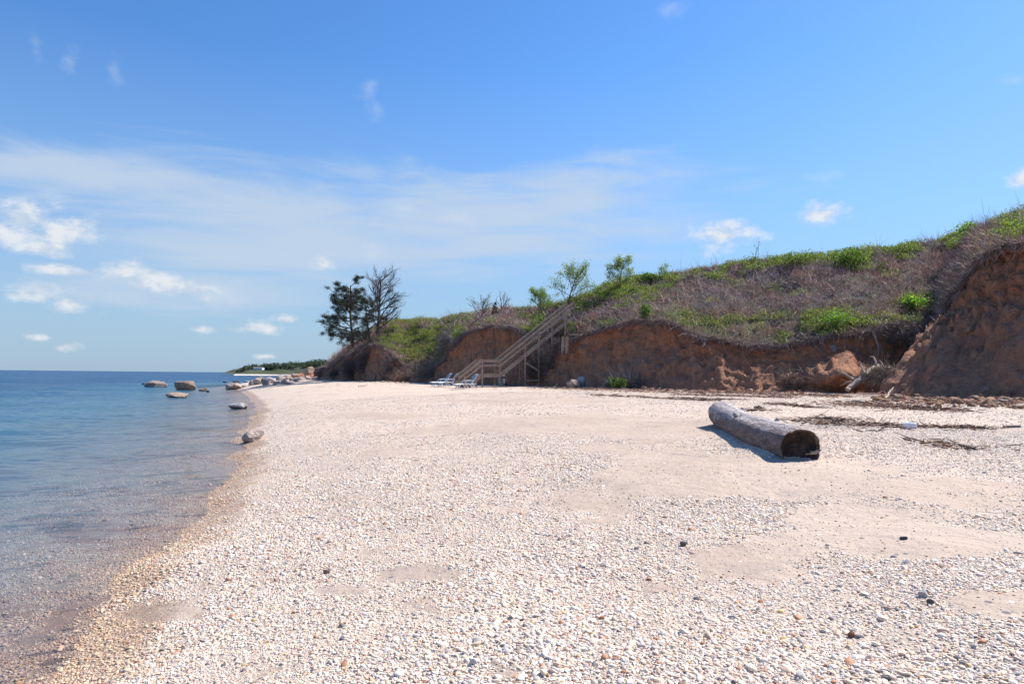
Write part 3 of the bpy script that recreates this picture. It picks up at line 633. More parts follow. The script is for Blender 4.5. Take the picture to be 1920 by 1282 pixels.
# single noticeable cobbles on the sand
for k, (px, py, w, h, c, lb) in enumerate([(1283, 1024, 15, 9, (.17, .16, .18), 'dark grey cobble alone on the sand patch'), (1697, 1012, 14, 6, (.12, .11, .12), 'dark split cobble on the sand right of the log'), (612, 1076, 15, 8, (.25, .15, .14), 'dark red cobble among white pebbles'),
        (1598, 1197, 14, 12, (.42, .19, .10), 'rust orange cobble among the largest pebbles'), (887, 1248, 16, 13, (.80, .78, .75), 'round white cobble by the small sand hollow'), (1735, 1122, 20, 11, (.78, .76, .75), 'white cobble on sand with a dark one beside it'),
        (1748, 1134, 15, 10, (.18, .16, .16), 'dark cobble on sand beside the white one'), (1700, 1058, 13, 8, (.80, .78, .75), 'bright white cobble on the brown sand patch')]):
    rock('cobble', px, py, w, h, c, lb, None, False, 120 + k, cat='cobble', sub=3, sink=.2)

# ------------------------------------------------------------------ log
pn, pf = hit(1500, 861), hit(1352, 794); print('LOG', pn, pf)
RN, RF = .325, .335
a0 = np.array([pn[0], pn[1], pn[2] + RN * .46]); a1 = np.array([pf[0], pf[1], pf[2] + RF * .74])
ax = unit(a1 - a0); LL = np.linalg.norm(a1 - a0)
root = thing('driftwood_log', (pn[0], pn[1], pn[2]), 'huge weathered grey brown log lying on the beach, hollow end facing forward', 'log', rz=math.atan2(-ax[0], ax[1]))
nR, nT = 90, 64
tt_, th = np.linspace(0, 1, nR), np.linspace(0, 2 * np.pi, nT, endpoint=False)
rad = RN + (RF - RN) * tt_ + .012 * np.sin(tt_ * 9)
cx_ = -.09 * np.sin(tt_ * np.pi); cz = RN * .46 + (a1[2] - a0[2] + 0) * tt_ - .04 * np.sin(tt_ * np.pi)
TH, T2 = np.meshgrid(th, tt_, indexing='ij')
dsp = fbm(np.cos(TH) * .9, np.sin(TH) * .9, T2 * LL * .5, 3) * .032 + fbm(np.cos(TH) * 4, np.sin(TH) * 4, T2 * LL * .7, 3) * .008
rr_ = rad[None] * (1 - sstep(T2, .975, 1.0) * .35) + dsp
V = np.stack([cx_[None] + rr_ * np.cos(TH), T2 * LL + 0 * TH, cz[None] + rr_ * np.sin(TH)], -1)
rag = fbm(np.cos(th) * 3.5, np.sin(th) * 3.5, 3.3, 4) * .12 + np.clip(np.cos(th + .3), 0, 1) ** 6 * .10
V[:, 0, 1] += rag * .6 - .02; V[:, 1, 1] = np.maximum(V[:, 1, 1], V[:, 0, 1] + .02); V[:, 2, 1] = np.maximum(V[:, 2, 1], V[:, 1, 1] + .02)
V0 = V[:, 0].copy()
mb = MB(); mb.add(V.reshape(-1, 3), [grid_faces(nT, nR, True), np.array([[k * nR + nR - 1 for k in range(nT)][::-1]])])
mb.build('trunk', M['log'], root)
# rim and hollow: rings from the broken edge inwards
rings = [(1.0, 0.0), (.965, -.008), (.93, .03), (.88, .09), (.66, .13), (.45, .11), (.22, .12), (.02, .13)]
cen = np.array([cx_[0], 0, cz[0]]); Q = []
for f, dy in rings:
    q = cen + (V0 - cen) * f; q[:, 1] = (V0[:, 1]) * (f > .9) + dy + fbm(np.cos(th) * f * 4, np.sin(th) * f * 4, 8.8, 4) * .06 * (f < .97); Q.append(q)
Q = np.stack(Q, 1)
mb = MB(); mb.add(Q[:, 3:].reshape(-1, 3), grid_faces(nT, Q.shape[1] - 3, True)); mb.build('hollow_end', M['logend'], root)
mb = MB(); mb.add(Q[:, :4].reshape(-1, 3), grid_faces(nT, 4, True)); mb.build('broken_rim', M['rim'], root)
for yy, an, ln in ((1.5, 1.2, .13), (3.3, 2.2, .16), (4.7, .9, .12)):
    k_ = int(yy / LL * (nR - 1)); rr0 = float(rad[k_]); c0 = np.array([cx_[k_], yy, cz[k_]]); dn = np.array([math.cos(an), .25, math.sin(an)]); mb = MB()
    tube(mb, [c0 + dn * (rr0 - .12), c0 + dn * (rr0 + .01), c0 + dn * (rr0 + ln * .45)], [.09, .05, .03], 10); mb.build('knot', M['log'], root)
mb = MB(); tube(mb, [(.17, .02, cz[0] - .05), (.25, -.03, cz[0] - .03), (.32, -.03, cz[0] + .0)], [.02, .022, .01], 6); tube(mb, [(.10, .05, cz[0] - .08), (.24, 0, cz[0] - .06), (.30, 0, cz[0] - .04)], [.012, .015, .006], 6)
mb.build('splinter', M['drift'], root)

# ------------------------------------------------------------------ staircase
sw = thing('staircase', unproj(897, 718, 52), 'weathered wooden staircase with landing climbing the bluff', 'staircase')
S0 = np.array(sw.location)
pl0 = unproj(903, 700, 52.0); pl1 = unproj(939, 700, 52.4); top = unproj(1066, 597, 54.6)
adir = pl1 - pl0; adir[2] = 0; adir = unit(adir); tdir = top - pl1; 
adir = unit(np.array([tdir[0], tdir[1], 0])); side = np.array([-adir[1], adir[0], 0]); Wd = 1.15
ang = math.atan2(adir[1], adir[0])
zd = pl0[2]; pl1 = pl0 + adir * 1.5; pl1[2] = zd; run = np.linalg.norm((top - pl1)[:2]); rise = top[2] - zd
gz = ground(pl0[0], pl0[1])
lowrun = 1.55; lowz = float(zd - lowrun * rise / run)
def part(name, fn, label=None):
    m_ = MB(); fn(m_); m_.v = [v - S0 for v in m_.v]; o = m_.build(name, M['wood'], sw, smooth=False)
    if label: o['label'] = label
    return o
up = np.array([0, 0, 1.0])
def flight(p0, p1, n, tag_):
    for s in (0, Wd): part('stringer', lambda m_: bar(m_, p0 + side * s - up * .16, p1 + side * s - up * .16, .05, .30))
    for k in range(n):
        q = p0 + (p1 - p0) * ((k + .5) / n) + up * .03
        part('tread', lambda m_: box(m_, q + side * Wd / 2, (.30, Wd - .056, .045), Matrix.Rotation(ang, 3, 'Z')))
nb = max(6, round(rise / .19)); pb = pl0 - adir * lowrun; pb[2] = lowz
flight(pl1, top, nb, 'u'); flight(pb, pl0, max(3, round((zd - lowz) / .19)), 'l')
for k in range(12):
    q = pl0 + (pl1 - pl0) * ((k + .5) / 12)
    part('deck_board', lambda m_: box(m_, q + side * Wd / 2, (.137, Wd + .1, .04), Matrix.Rotation(ang, 3, 'Z')))
for s in (-.03, Wd + .03): part('joist', lambda m_: bar(m_, pl0 - adir * .05 + side * s - up * .17, pl1 + adir * .05 + side * s - up * .17, .045, .27))
HR, MR = 1.05, .62
def gnd(q): return float(min(ground(q[0], q[1]), q[2])) - .3
def railing(s):
    o_ = side * s
    for q0, q1 in ((pb - adir * .25 - up * .17, pl0), (pl0, pl1), (pl1, top + adir * .4 + up * .28)):
        part('handrail', lambda m_: (bar(m_, q0 + o_ + up * (HR + .003), q1 + o_ + up * (HR + .003), .14, .04)))
        part('handrail', lambda m_: bar(m_, q0 + o_ * 1.0 + up * (HR - .10), q1 + o_ + up * (HR - .10), .04, .14))
        part('middle_rail', lambda m_: bar(m_, q0 + o_ + up * MR, q1 + o_ + up * MR, .04, .14))
    for t_, big in ((0, .09), (.36, .09), (.56, .12), (.75, .09), (.95, .12)):
        q = pl1 + (top - pl1) * t_ + o_ - side * .07 * (1 if s <= 0 else -1) * -1
        g_ = gnd(q); bp = bluff_at(*[float(v) for v in proj(q)[:2]])
        part('post', lambda m_: bar(m_, (q[0], q[1], g_), (q[0], q[1], q[2] + HR - .02), big, big))
    for q in (pl0, pb + adir * .15):
        q = q + o_ + side * .07 * (-1 if s <= 0 else 1)
        part('post', lambda m_: bar(m_, (q[0], q[1], gnd(q)), (q[0], q[1], q[2] + HR - .02), .10, .10))
railing(-.075); railing(Wd + .075)
qa = pl1 + (top - pl1) * .36 - side * .16; qb = pl1 + (top - pl1) * .56 - side * .16
part('brace', lambda m_: bar(m_, (qa[0], qa[1], qa[2] - .75), (qb[0], qb[1], qb[2] - 2.3), .04, .13))
part('brace', lambda m_: bar(m_, (qa[0], qa[1], qa[2] - 2.1), (qb[0], qb[1], qb[2] - 3.0), .04, .10))
for px, wd in ((1055, .22), (1063, .26)):
    q = unproj(px, 658, 51.9 if px < 1060 else 51.7)
    m_ = MB(); tube(m_, [(q[0], q[1], q[2] - .2), (q[0], q[1], q[2] + .4), (q[0] + .03, q[1], q[2] + 1.1)], [wd / 2, wd / 2, wd / 2 * .95], 12)
    tag(m_.build('piling', M['wood']), 'short round timber piling under the bluff lip, ' + ('the thinner of two' if px < 1060 else 'the thicker of two'), 'piling', 'old pilings beside the staircase')

# ------------------------------------------------------------------ loungers
def make_lounger():
    root = thing('beach_lounger', (0, 0, 0), 'x', 'lounger', 'white loungers by the staircase foot')
    def pt(name, mat, fn, sm=False):
        m_ = MB(); fn(m_); return m_.build(name, M[mat], root, smooth=sm)
    for s in (-.31, .31):   # x forward = foot end at +x
        pt('side_rail', 'white', lambda m_: tube(m_, [(.95, s, .30), (.3, s, .34), (-.30, s, .33), (-.62, s, .36)], .032, 8), True)
        pt('back_post', 'white', lambda m_: tube(m_, [(-.18, s * .93, .34), (-.45, s * .93, .68), (-.66, s * .93, .98), (-.74, s * .9, 1.02)], .03, 8), True)
        pt('armrest', 'white', lambda m_: (tube(m_, [(.28, s * 1.08, .33), (.22, s * 1.1, .52), (.05, s * 1.1, .58), (-.38, s * 1.1, .60)], .03, 8)), True)
        pt('leg', 'white', lambda m_: bar(m_, (.62, s, .32), (.80, s, 0), .05, .06)); pt('leg', 'white', lambda m_: bar(m_, (-.30, s, .34), (-.62, s, 0), .05, .06))
        pt('leg', 'white', lambda m_: bar(m_, (.25, s, .32), (-.05, s, 0), .045, .05))
    pt('head_rail', 'white', lambda m_: tube(m_, [(-.74, -.28, 1.02), (-.76, 0, 1.04), (-.74, .28, 1.02)], .035, 8), True)
    pt('foot_rail', 'white', lambda m_: tube(m_, [(.95, -.31, .30), (.97, 0, .30), (.95, .31, .30)], .032, 8), True)
    pt('seat', 'sling', lambda m_: bar(m_, (.93, 0, .315), (-.16, 0, .335), .56, .018)); pt('backrest', 'sling', lambda m_: bar(m_, (-.18, 0, .36), (-.68, 0, 1.0), .50, .018))
    pt('cross_bar', 'white', lambda m_: bar(m_, (.75, -.31, .09), (.75, .31, .09), .03, .03))
    return root
l0 = make_lounger()
for k, (px, py, a, lb) in enumerate([(876, 722.5, 205, 'white lounger with blue grey sling closest to the staircase'), (842, 720.5, 203, 'white lounger overlapped by its twin, middle of the three'), (829, 719.5, 203, 'white lounger farthest left of the staircase')]):
    o = l0 if k == 0 else copy_tree(l0); q = unproj(px, py, (49.6, 55, 56.2)[k]); q[2] = ground(q[0], q[1]); o.location = (q[0], q[1], q[2] + .02); o.rotation_euler[2] = R(a); o['label'] = lb

# ------------------------------------------------------------------ bin, foam block, planks, sticks
q = hit(940, 724)
tr = thing('trash_can', q, 'dark grey plastic trash can with black liner beside the stair landing', 'trash can')
def lathe(prof, n=28):
    prof = np.asarray(prof, float); th = np.linspace(0, 2 * np.pi, n, endpoint=False)
    V = np.stack([np.cos(th)[:, None] * prof[None, :, 0], np.sin(th)[:, None] * prof[None, :, 0], np.broadcast_to(prof[None, :, 1], (n, len(prof)))], -1)
    return V.reshape(-1, 3), grid_faces(n, len(prof), True)
mb = MB(); mb.add(*lathe([(.0, -.04), (.24, -.04), (.26, .1), (.30, .80), (.29, .80), (.27, .5), (0, .45)])); mb.build('bin_body', M['can'], tr)
mb = MB(); mb.add(*lathe([(.303, .66), (.312, .70), (.315, .81), (.30, .86), (.27, .83), (.265, .6)])); mb.build('bin_liner', M['bag'], tr)
mb = MB(); mb.add(*lathe([(.30, .755), (.33, .76), (.33, .79), (.30, .795)])); mb.build('rim', M['can'], tr)
q = hit(1706, 804)
mb = MB(); V = rock_verts(4, 7, .12, 3); V = np.sign(V) * np.abs(V) ** .6; mb.add(V * [.125, .11, .085], ICO[4][1]); o = mb.build('foam_block', M['foam']); o.location = (q[0], q[1], q[2] + .06)
tag(o, 'small white block washed up on the wrack line right of the log', 'block')
def plank(px0, py0, px1, py1, w, h, label, nm='plank'):
    a, b = hit(px0, py0), hit(px1, py1); m_ = MB(); c = (a + b) / 2; bar(m_, a - c + [0, 0, h / 2], b - c + [0, 0, h / 2], w, h); o = m_.build(nm, M['drift'], smooth=False); o.location = c; tag(o, label, nm)
plank(1882, 801, 1912, 801, .18, .05, 'grey flat plank on the pebbles at the wrack line end')
plank(1905, 766, 1925, 764, .25, .12, 'thick grey timber end at the near bluff clods')
def stick(pts, r, label, n=7, group=None, mat='drift', nm='driftwood_stick', cat='stick'):
    P = np.array([hit(px, py) + [0, 0, r * 1.1 + dz] for px, py, dz in pts]); c = P.mean(0); P = catmull(P, 5) - c; m_ = MB(); k = len(P)
    P[1:-1] += rng.normal(size=(k - 2, 3)) * r * .35; tube(m_, P, np.linspace(r, r * .45, k), n); o = m_.build(nm, M[mat]); o.location = c; return tag(o, label, cat, group)
stick([(672, 725.5, 0), (682, 724.5, .02), (690, 722.5, .1)], .05, 'bent stick alone on the far pebbles')
stick([(1415, 768, 0), (1424, 767, .02), (1432, 766, 0)], .06, 'short stick lying behind the log')
stick([(1660, 749, 0), (1668, 745, .2), (1676, 742, .35)], .05, 'leaning stick in the brush heap before the near bluff')
# fallen dead tree at the recess
q = unproj(1592, 730, 36.4)
fr_ = thing('fallen_tree', q, 'pale dead tree trunk with branches fallen at the bluff recess', 'fallen tree')
def local(px, py, d): return unproj(px, py, d) - np.array(fr_.location)
pts = catmull([local(1588, 730, q[1]), local(1605, 718, q[1] + .4), local(1622, 704, q[1] + .8), local(1636, 694, q[1] + 1.4), local(1648, 689, q[1] + 2)], 6)
mb = MB(); tube(mb, pts + rng.normal(size=pts.shape) * .015, np.linspace(.13, .23, len(pts)), 12); mb.build('trunk', M['drift'], fr_)
for e in ([(1612, 716), (1600, 706), (1590, 712)], [(1636, 694), (1655, 690), (1672, 686)], [(1640, 692), (1652, 706), (1660, 716)], [(1626, 702), (1616, 690), (1612, 676)], [(1605, 718), (1588, 716), (1575, 724)], [(1644, 690), (1640, 672), (1630, 668)], [(1648, 690), (1664, 700), (1684, 702)], [(1600, 712), (1580, 700), (1566, 706)], [(1630, 700), (1640, 714), (1636, 726)]):
    pp = catmull([local(a, b, q[1] + .5 + .5 * k) for k, (a, b) in enumerate(e)], 5); mb = MB(); tube(mb, pp + rng.normal(size=pp.shape) * .02, np.linspace(.07, .02, len(pp)), 7); mb.build('branch', M['drift'], fr_)

# ------------------------------------------------------------------ roots hanging from the lip
GRT = 'pale dead roots hanging from the bluff lip'
def hang(pts, r, label, group=GRT):
    d0 = bluff_at(*pts[0])[1] - .25
    P = np.array([unproj(a, b, min(d0 - .05 * k, bluff_at(a, b)[1] - .1)) for k, (a, b) in enumerate(pts)])
    P[:, 1] = np.minimum(P[:, 1], d0); c = P[0].copy(); P = catmull(P, 6) - c; m_ = MB(); tube(m_, P, np.linspace(r, r * .5, len(P)), 6)
    o = m_.build('dead_root', M['drift']); o.location = c; tag(o, label, 'root', group)
hang([(1776, 530), (1778, 560), (1772, 580), (1773, 590), (1785, 588), (1805, 585)], .035, 'long pale root dropping beside the near bluff then kinking right', None)
hang([(1764, 545), (1755, 560), (1758, 580), (1772, 595), (1770, 603), (1755, 602), (1742, 590)], .035, 'thick pale root curling into a loop at the recess', None)
hang([(1636, 622), (1644, 640), (1648, 655), (1645, 672)], .06, 'stout pale root hanging over the fallen tree', None)
hang([(1692, 625), (1676, 624), (1670, 634), (1680, 642)], .03, 'root bent in a hook under the recess turf', None)
hang([(1560, 622), (1556, 630)], .06, 'short white stub of root on the green lip', None)
hang([(1500, 622), (1510, 632), (1520, 645)], .045, 'forked white root dangling below the lip behind the log', None)
hang([(1478, 625), (1474, 640), (1480, 655)], .03, 'thin curved root hanging straight down behind the log', None)
for _ in range(46):
    px = rng.choice([rng.uniform(1290, 1740), rng.uniform(1100, 1290), rng.uniform(1810, 1915)], p=[.72, .16, .12])
    py = np.interp(px, ST[18:30, 3], ST[18:30, 4]) + 6 if px < 1745 else np.interp(px, ST[31:36, 3], ST[31:36, 4]) + 4
    l = rng.uniform(8, 30); s = rng.normal() * 8
    hang([(px, py - 6), (px + s * .3, py + l * .3), (px + s + rng.normal() * 3, py + l * .7), (px + s * rng.uniform(.4, 1.6), py + l)], rng.uniform(.010, .022), 'thin pale root hanging from the bluff lip')

# ------------------------------------------------------------------ wrack and rubble
bands = [((1000,727),(1340,737),1.6,2600,.0),((1110,741),(1345,752),.35,900,.5),((1270,740),(1480,746),.6,900,.2),((1330,735),(1580,744),1.0,2200,.1),((1530,786),(1622,801),.6,700,.5),((1620,798),(1850,804),.30,620,.45),
         ((1590,757),(1700,764),.9,1700,.1),((1690,766),(1800,770),.5,900,.3),((1830,752),(1930,760),.6,600,.2),((640,713),(1000,722),1.5,1100,.1),((1440,757),(1530,765),.3,350,.6),((1280,747),(1400,750),.2,300,.6),((1380,770),(1440,770),.25,120,.5),((1750,830),(1830,845),.3,160,.5)]
mb = MB()
for (x0, y0), (x1, y1), sp, n, dark in bands:
    A_ = np.array([hit(x0 + (x1 - x0) * k, y0 + (y1 - y0) * k) for k in np.linspace(0, 1, 9)]); t = rng.random(n) * 8
    i = np.minimum(t.astype(int), 7); f = (t - i)[:, None]; p = A_[i] * (1 - f) + A_[i + 1] * f
    wv = .35 + 1.2 * np.clip(fbm(t * 1.3, x0 * .1, 0, 3) + .3, 0, 1.2)
    p[:, :2] += rng.normal(size=(n, 2)) * sp * wv[:, None]; p[:, 2] = ground(p[:, 0], p[:, 1]) + .01 + rng.random(n) ** 3 * .10 * min(1, sp + .2)
    c = np.where((rng.random(n) < dark)[:, None], np.array([.085, .05, .04]), np.where((rng.random(n) < .35)[:, None], np.array([.42, .29, .20]), np.array([.25, .135, .09])))
    ribbons(mb, p, rng.normal(size=(n, 3)) * [1, 1, .07], .06 + rng.gamma(1.8, .08, n), .006 + rng.random(n) * .012, .35, np.clip(c * (1 + rng.normal(size=(n, 1)) * .25), .02, .7))
tag(mb.build('wrack_debris', M['twig'], smooth=False), 'dark lines of dry seaweed and twigs strewn along the upper beach', 'wrack', kind='stuff')
mb = MB(); Vi, Fi = ICO[2]
RV = [rock_verts(2, 300 + k, .8, 9) for k in range(12)]
for k in range(2600):
    if k < 1750: px = rng.uniform(1640, 1990); py = np.interp(px, [1640, 1700, 1800, 1920, 1990], [741, 744, 750, 754, 757]) + rng.normal() * 5
    elif k < 2250: px = rng.uniform(1290, 1640); py = 733 + rng.normal() * 2.5
    else: px = rng.uniform(640, 1290); py = np.interp(px, [640, 900, 1290], [714, 718.5, 732]) + rng.normal() * 1.5
    q = hit(px, py); r = .025 + rng.gamma(1.2, .04); r = min(r, .24)
    V = RV[k % 12] * [r * rng.uniform(.8, 1.6), r, r * rng.uniform(.5, .9)]
    a = rng.random() * 6.28; V = V @ np.array([[math.cos(a), -math.sin(a), 0], [math.sin(a), math.cos(a), 0], [0, 0, 1]]).T
    mb.add(V + q + [0, 0, r * .2], Fi, jitter((.36, .185, .11) if rng.random() < .9 else (.42, .34, .28), 1, .25)[0])
tag(mb.build('soil_rubble', M['rock'], smooth=False), 'crumbled red brown soil clods along the foot of the bluff', 'rubble', kind='stuff')

# ------------------------------------------------------------------ trees and shrubs
def grow(mb, p, d, L, r, lev, cfg, tips, rs):
    n = 5; P = [p]; dd = d.copy()
    for k in range(n):
        dd = unit(dd + rs.normal(size=3) * cfg['wob'] + np.array(cfg['pull']) * (lev > 0)); P.append(P[-1] + dd * L / n)
    P = np.array(P); tube(mb, P, np.linspace(r, r * (.55 if lev < cfg['lev'] else .3), n + 1), 7 if lev == 0 else 5 if lev == 1 else 3, np.array(cfg['bark']) * (1 + rs.normal() * .1), cap=False)
    if lev >= cfg['lev']: tips.append((P[-1], P[n // 2], lev)); return
    m = cfg['n'][lev]
    for k in range(m):
        t = cfg['t0'][lev] + (1 - cfg['t0'][lev]) * (k + rs.random() * .8) / m; i = min(int(t * n), n - 1); q = P[i] + (P[i + 1] - P[i]) * (t * n - i)
        ax_ = unit(P[min(i + 1, n)] - P[i]); s = rs.normal(size=3); s = unit(s - ax_ * (s @ ax_)); an = cfg['ang'][lev] * (1 + rs.normal() * .2)
        dn = ax_ * math.cos(an) + s * math.sin(an)
        grow(mb, q, dn, L * cfg['len'][lev] * (1.15 - .45 * t) * (1 + rs.normal() * .15), r * .5 * (1.1 - .4 * t), lev + 1, cfg, tips, rs)
    tips.append((P[-1], P[-2], lev))
def tree(name, base, cfg, h, r, label, cat='tree', group=None, leaf=None, seed=1, lean=(0, 0, 1)):
    rs = np.random.default_rng(seed); o = thing(name, base, label, cat, group); tr_, tips = MB(), []
    lc = dict(cfg)
    # trunk tube is its own part; branches join the crown
    n = 8; P = [np.array([0, 0, -.4])]; d = unit(np.array(lean, float))
    for k in range(n): d = unit(d + rs.normal(size=3) * cfg['wob'] * .6); P.append(P[-1] + d * (h * cfg.get('trunk', .8) + .4) / n)
    P = np.array(P); tube(tr_, P, np.linspace(r, r * .3, n + 1), 9, cfg['bark']); tr_.build('trunk', M['bark'], o)
    br = MB(); m = cfg['n'][0]
    for k in range(m):
        t = cfg['t0'][0] + (1 - cfg['t0'][0]) * (k + rs.random() * .7) / m; i = min(int(t * n), n - 1); q = P[i] + (P[i + 1] - P[i]) * (t * n - i)
        az = k * 2.4 + rs.normal() * .4; an = cfg['ang'][0] * (1 + rs.normal() * .15) * (1.1 - .5 * t if cfg.get('fan') else 1)
        dn = np.array([math.cos(az) * math.sin(an), math.sin(az) * math.sin(an), math.cos(an)]) + np.array(cfg.get('wind', (0, 0, 0)))
        grow(br, q, unit(dn), h * cfg['len'][0] * (cfg.get('shape', lambda t: 1.1 - .5 * t)(t)) * (1 + rs.normal() * .12), r * .45 * (1.1 - .6 * t), 1, cfg, tips, rs)
    br.build('branches', M['bark'], o)
    if leaf:
        lm = MB(); leaf(lm, tips, rs); lm.build('crown', M[cfg.get('lm', 'leaf')], o, smooth=False)
    return o
def leafer(col, per, size, spread):
    def f(lm, tips, rs):
        for a, b, lev in tips:
            if lev < 1: continue
            c = a + (b - a) * rs.random((per, 1)) + rs.normal(size=(per, 3)) * spread; leaves(lm, c, size * (.7 + .6 * rs.random(per)), jitter(col, per, .22), .4)
    return f
def needler(col, per, L, spread):
    def f(lm, tips, rs):
        for a, b, lev in tips:
            c = a + (b - a) * (rs.random((per, 1)) * 1.2 - .1) + rs.normal(size=(per, 3)) * spread * [1, 1, .5]; ribbons(lm, c, rs.normal(size=(per, 3)) + [0, 0, .5], L * (.6 + .8 * rs.random(per)), .011 + .012 * rs.random(per), .1, jitter(col, per, .3))
    return f
bk = (.11, .085, .075)
pb_ = bluff_at(662, 650)
tree('pine_tree', pb_, dict(bark=(.075, .055, .045), wob=.10, pull=(-.05, 0, .02), lev=3, n=[30, 6, 4], t0=[.06, .25, .3], ang=[1.42, .75, .7], len=[.42, .42, .5], wind=(-.42, -.1, .02), trunk=.97, shape=lambda t: (1.30 - .85 * t) * (.8 if t < .2 else 1), lm='needle'),
     8.6, .22, 'dark green windswept pine tree leaning over the far bluff edge', leaf=needler((.032, .05, .026), 30, .22, .15), seed=4, lean=(-.05, 0, 1))
pb_ = bluff_at(706, 628)
tree('bare_tree', pb_, dict(bark=(.085, .065, .062), wob=.10, pull=(.05, 0, .06), lev=4, n=[22, 8, 5, 4], t0=[.14, .2, .2, .2], ang=[.95, .62, .6, .6], len=[.44, .5, .5, .55], wind=(.16, 0, .10), trunk=.92, shape=lambda t: 1.15 - .55 * t),
     7.9, .2, 'tall leafless grey tree spreading beside the pine', seed=9, lean=(.06, 0, 1))
tree('pine_tree', bluff_at(690, 640), dict(bark=(.075, .055, .045), wob=.10, pull=(0, 0, .02), lev=3, n=[18, 6, 4], t0=[.05, .3, .3], ang=[1.35, .75, .7], len=[.46, .42, .5], trunk=.97, shape=lambda t: 1.2 - .7 * t, lm='needle'),
     6.0, .15, 'lower browning pine tree between windswept pine and leafless tree', leaf=needler((.065, .055, .032), 20, .2, .13), seed=14)
cf = dict(bark=(.16, .125, .115), wob=.12, pull=(0, 0, .07), lev=3, n=[9, 6, 5], t0=[.12, .2, .2], ang=[.75, .55, .55], len=[.6, .5, .5], trunk=.6)
tree('bare_tree', bluff_at(898, 594), cf, 2.6, .08, 'small leafless tree with a little green on the skyline, left of its pair', group='pair of small skyline trees', leaf=leafer((.10, .13, .05), 1, .06, .05), seed=21, lean=(.1, 0, 1))
tree('bare_tree', bluff_at(940, 584), cf, 2.4, .07, 'small round leafless tree on the skyline, right of its pair', group='pair of small skyline trees', seed=22)
tree('conifer', bluff_at(928, 586), dict(bark=bk, wob=.05, pull=(0, 0, 0), lev=2, n=[16, 4], t0=[.05, .2], ang=[1.3, .7], len=[.30, .4], trunk=1, lm='needle', shape=lambda t: 1.1 - .95 * t), 1.15, .03, 'tiny dark conifer between the two small skyline trees', leaf=needler((.03, .05, .03), 14, .09, .04), seed=25)
sg = dict(bark=(.13, .105, .085), wob=.13, pull=(0, 0, .06), lev=3, n=[15, 6, 5], t0=[.16, .25, .25], ang=[.95, .7, .6], len=[.56, .52, .5], trunk=.85)
lf = leafer((.16, .23, .09), 5, .062, .13)
tree('sapling', bluff_at(1012, 578), sg, 2.1, .05, 'low airy pale green sapling left of the taller one above the stairs', 'tree', leaf=lf, seed=31, lean=(-.1, 0, 1))
tree('sapling', bluff_at(1061, 572), sg, 3.6, .075, 'tallest airy green sapling standing above the stair top', 'tree', leaf=lf, seed=32)
tree('sapling', bluff_at(1160, 537), dict(sg, wind=(-.15, 0, 0)), 2.5, .06, 'airy green sapling leaning left over the green knoll', 'tree', leaf=lf, seed=33)
tree('sapling', bluff_at(1246, 522), dict(sg, n=[6, 4, 3]), 1.2, .03, 'small thin sapling just right of the green knoll', 'tree', leaf=lf, seed=34)
def shrub(px, py, w, h, col, label, n=900, size=.07, base=None, cat='shrub', tw=14):
    b = bluff_at(px, py) if base is None else base; k = b[1] / F; W_, H_ = w * k / 2, h * k; o = thing('shrub', b, label, cat)
    q = unit(rng.normal(size=(n, 3))) * (rng.random((n, 1)) ** .45); q = q * (1 + .4 * fbm(q[:, 0] * 2 + px, q[:, 1] * 2, q[:, 2] * 2, 2)[:, None]); q[:, 2] = q[:, 2] * .5 + .5
    m_ = MB(); leaves(m_, q * [W_, W_, H_], size * (.7 + .6 * rng.random(n)), jitter(col, n, .25), .5); m_.build('foliage', M['leaf'], o, smooth=False)
    m_ = MB()
    for _ in range(tw):
        d = unit(rng.normal(size=3) * [1, 1, .4] + [0, 0, .7]) * [W_ * 1.0, W_ * 1.0, H_ * 1.0]; tube(m_, [(0, 0, -.2), d * .5 + rng.normal(size=3) * .03, d], [.02, .012, .005], 4, (.16, .12, .09), cap=False)
    m_.build('stems', M['bark'], o); return o
q = hit(1157, 729); q[1] -= .2
shrub(0, 0, 44, 22, (.10, .155, .035), 'green bush fallen at the bluff foot right of the boulders', 1100, .07, base=q, tw=30)
shrub(1208, 598, 26, 34, (.09, .15, .03), 'green bush growing on the bluff lip above the bare scarp', 700, .065)
shrub(1214, 527, 40, 18, (.06, .125, .022), 'dark green rounded bush crowning the knoll', 1200, .07)
shrub(1812, 450, 36, 34, (.13, .25, .035), 'bright green leafy bush rising on the skyline before the near bluff', 420, .085)
shrub(1788, 472, 30, 26, (.14, .21, .04), 'yellow green bush just below the bright skyline bush', 350, .07)
shrub(1712, 578, 40, 26, (.14, .27, .04), 'bright green clump of broad leaves beside the hanging roots', 420, .10)
shrub(1565, 612, 66, 30, (.12, .22, .035), 'bright green leafy clump on the low lip behind the log', 1100, .065)
shrub(1588, 492, 76, 28, (.095, .17, .03), 'green rounded bush high on the ridge over the recess', 1600, .075)
shrub(1495, 492, 90, 22, (.105, .16, .035), 'wide low green bush on the ridge, left of the rounded one', 1600, .075)
shrub(1687, 474, 60, 18, (.10, .15, .035), 'low green bush on the ridge between the rounded and the skyline bush', 900, .07)
tree('tall_weed', bluff_at(1410, 496), dict(bark=(.12, .11, .09), wob=.05, pull=(0, 0, .03), lev=2, n=[7, 3], t0=[.2, .3], ang=[.35, .5], len=[.35, .4], trunk=1.0), 2.1, .03, 'tall thin stalk plant standing alone on the skyline', 'plant', leaf=leafer((.10, .13, .06), 2, .04, .06), seed=41, lean=(.22, 0, 1))
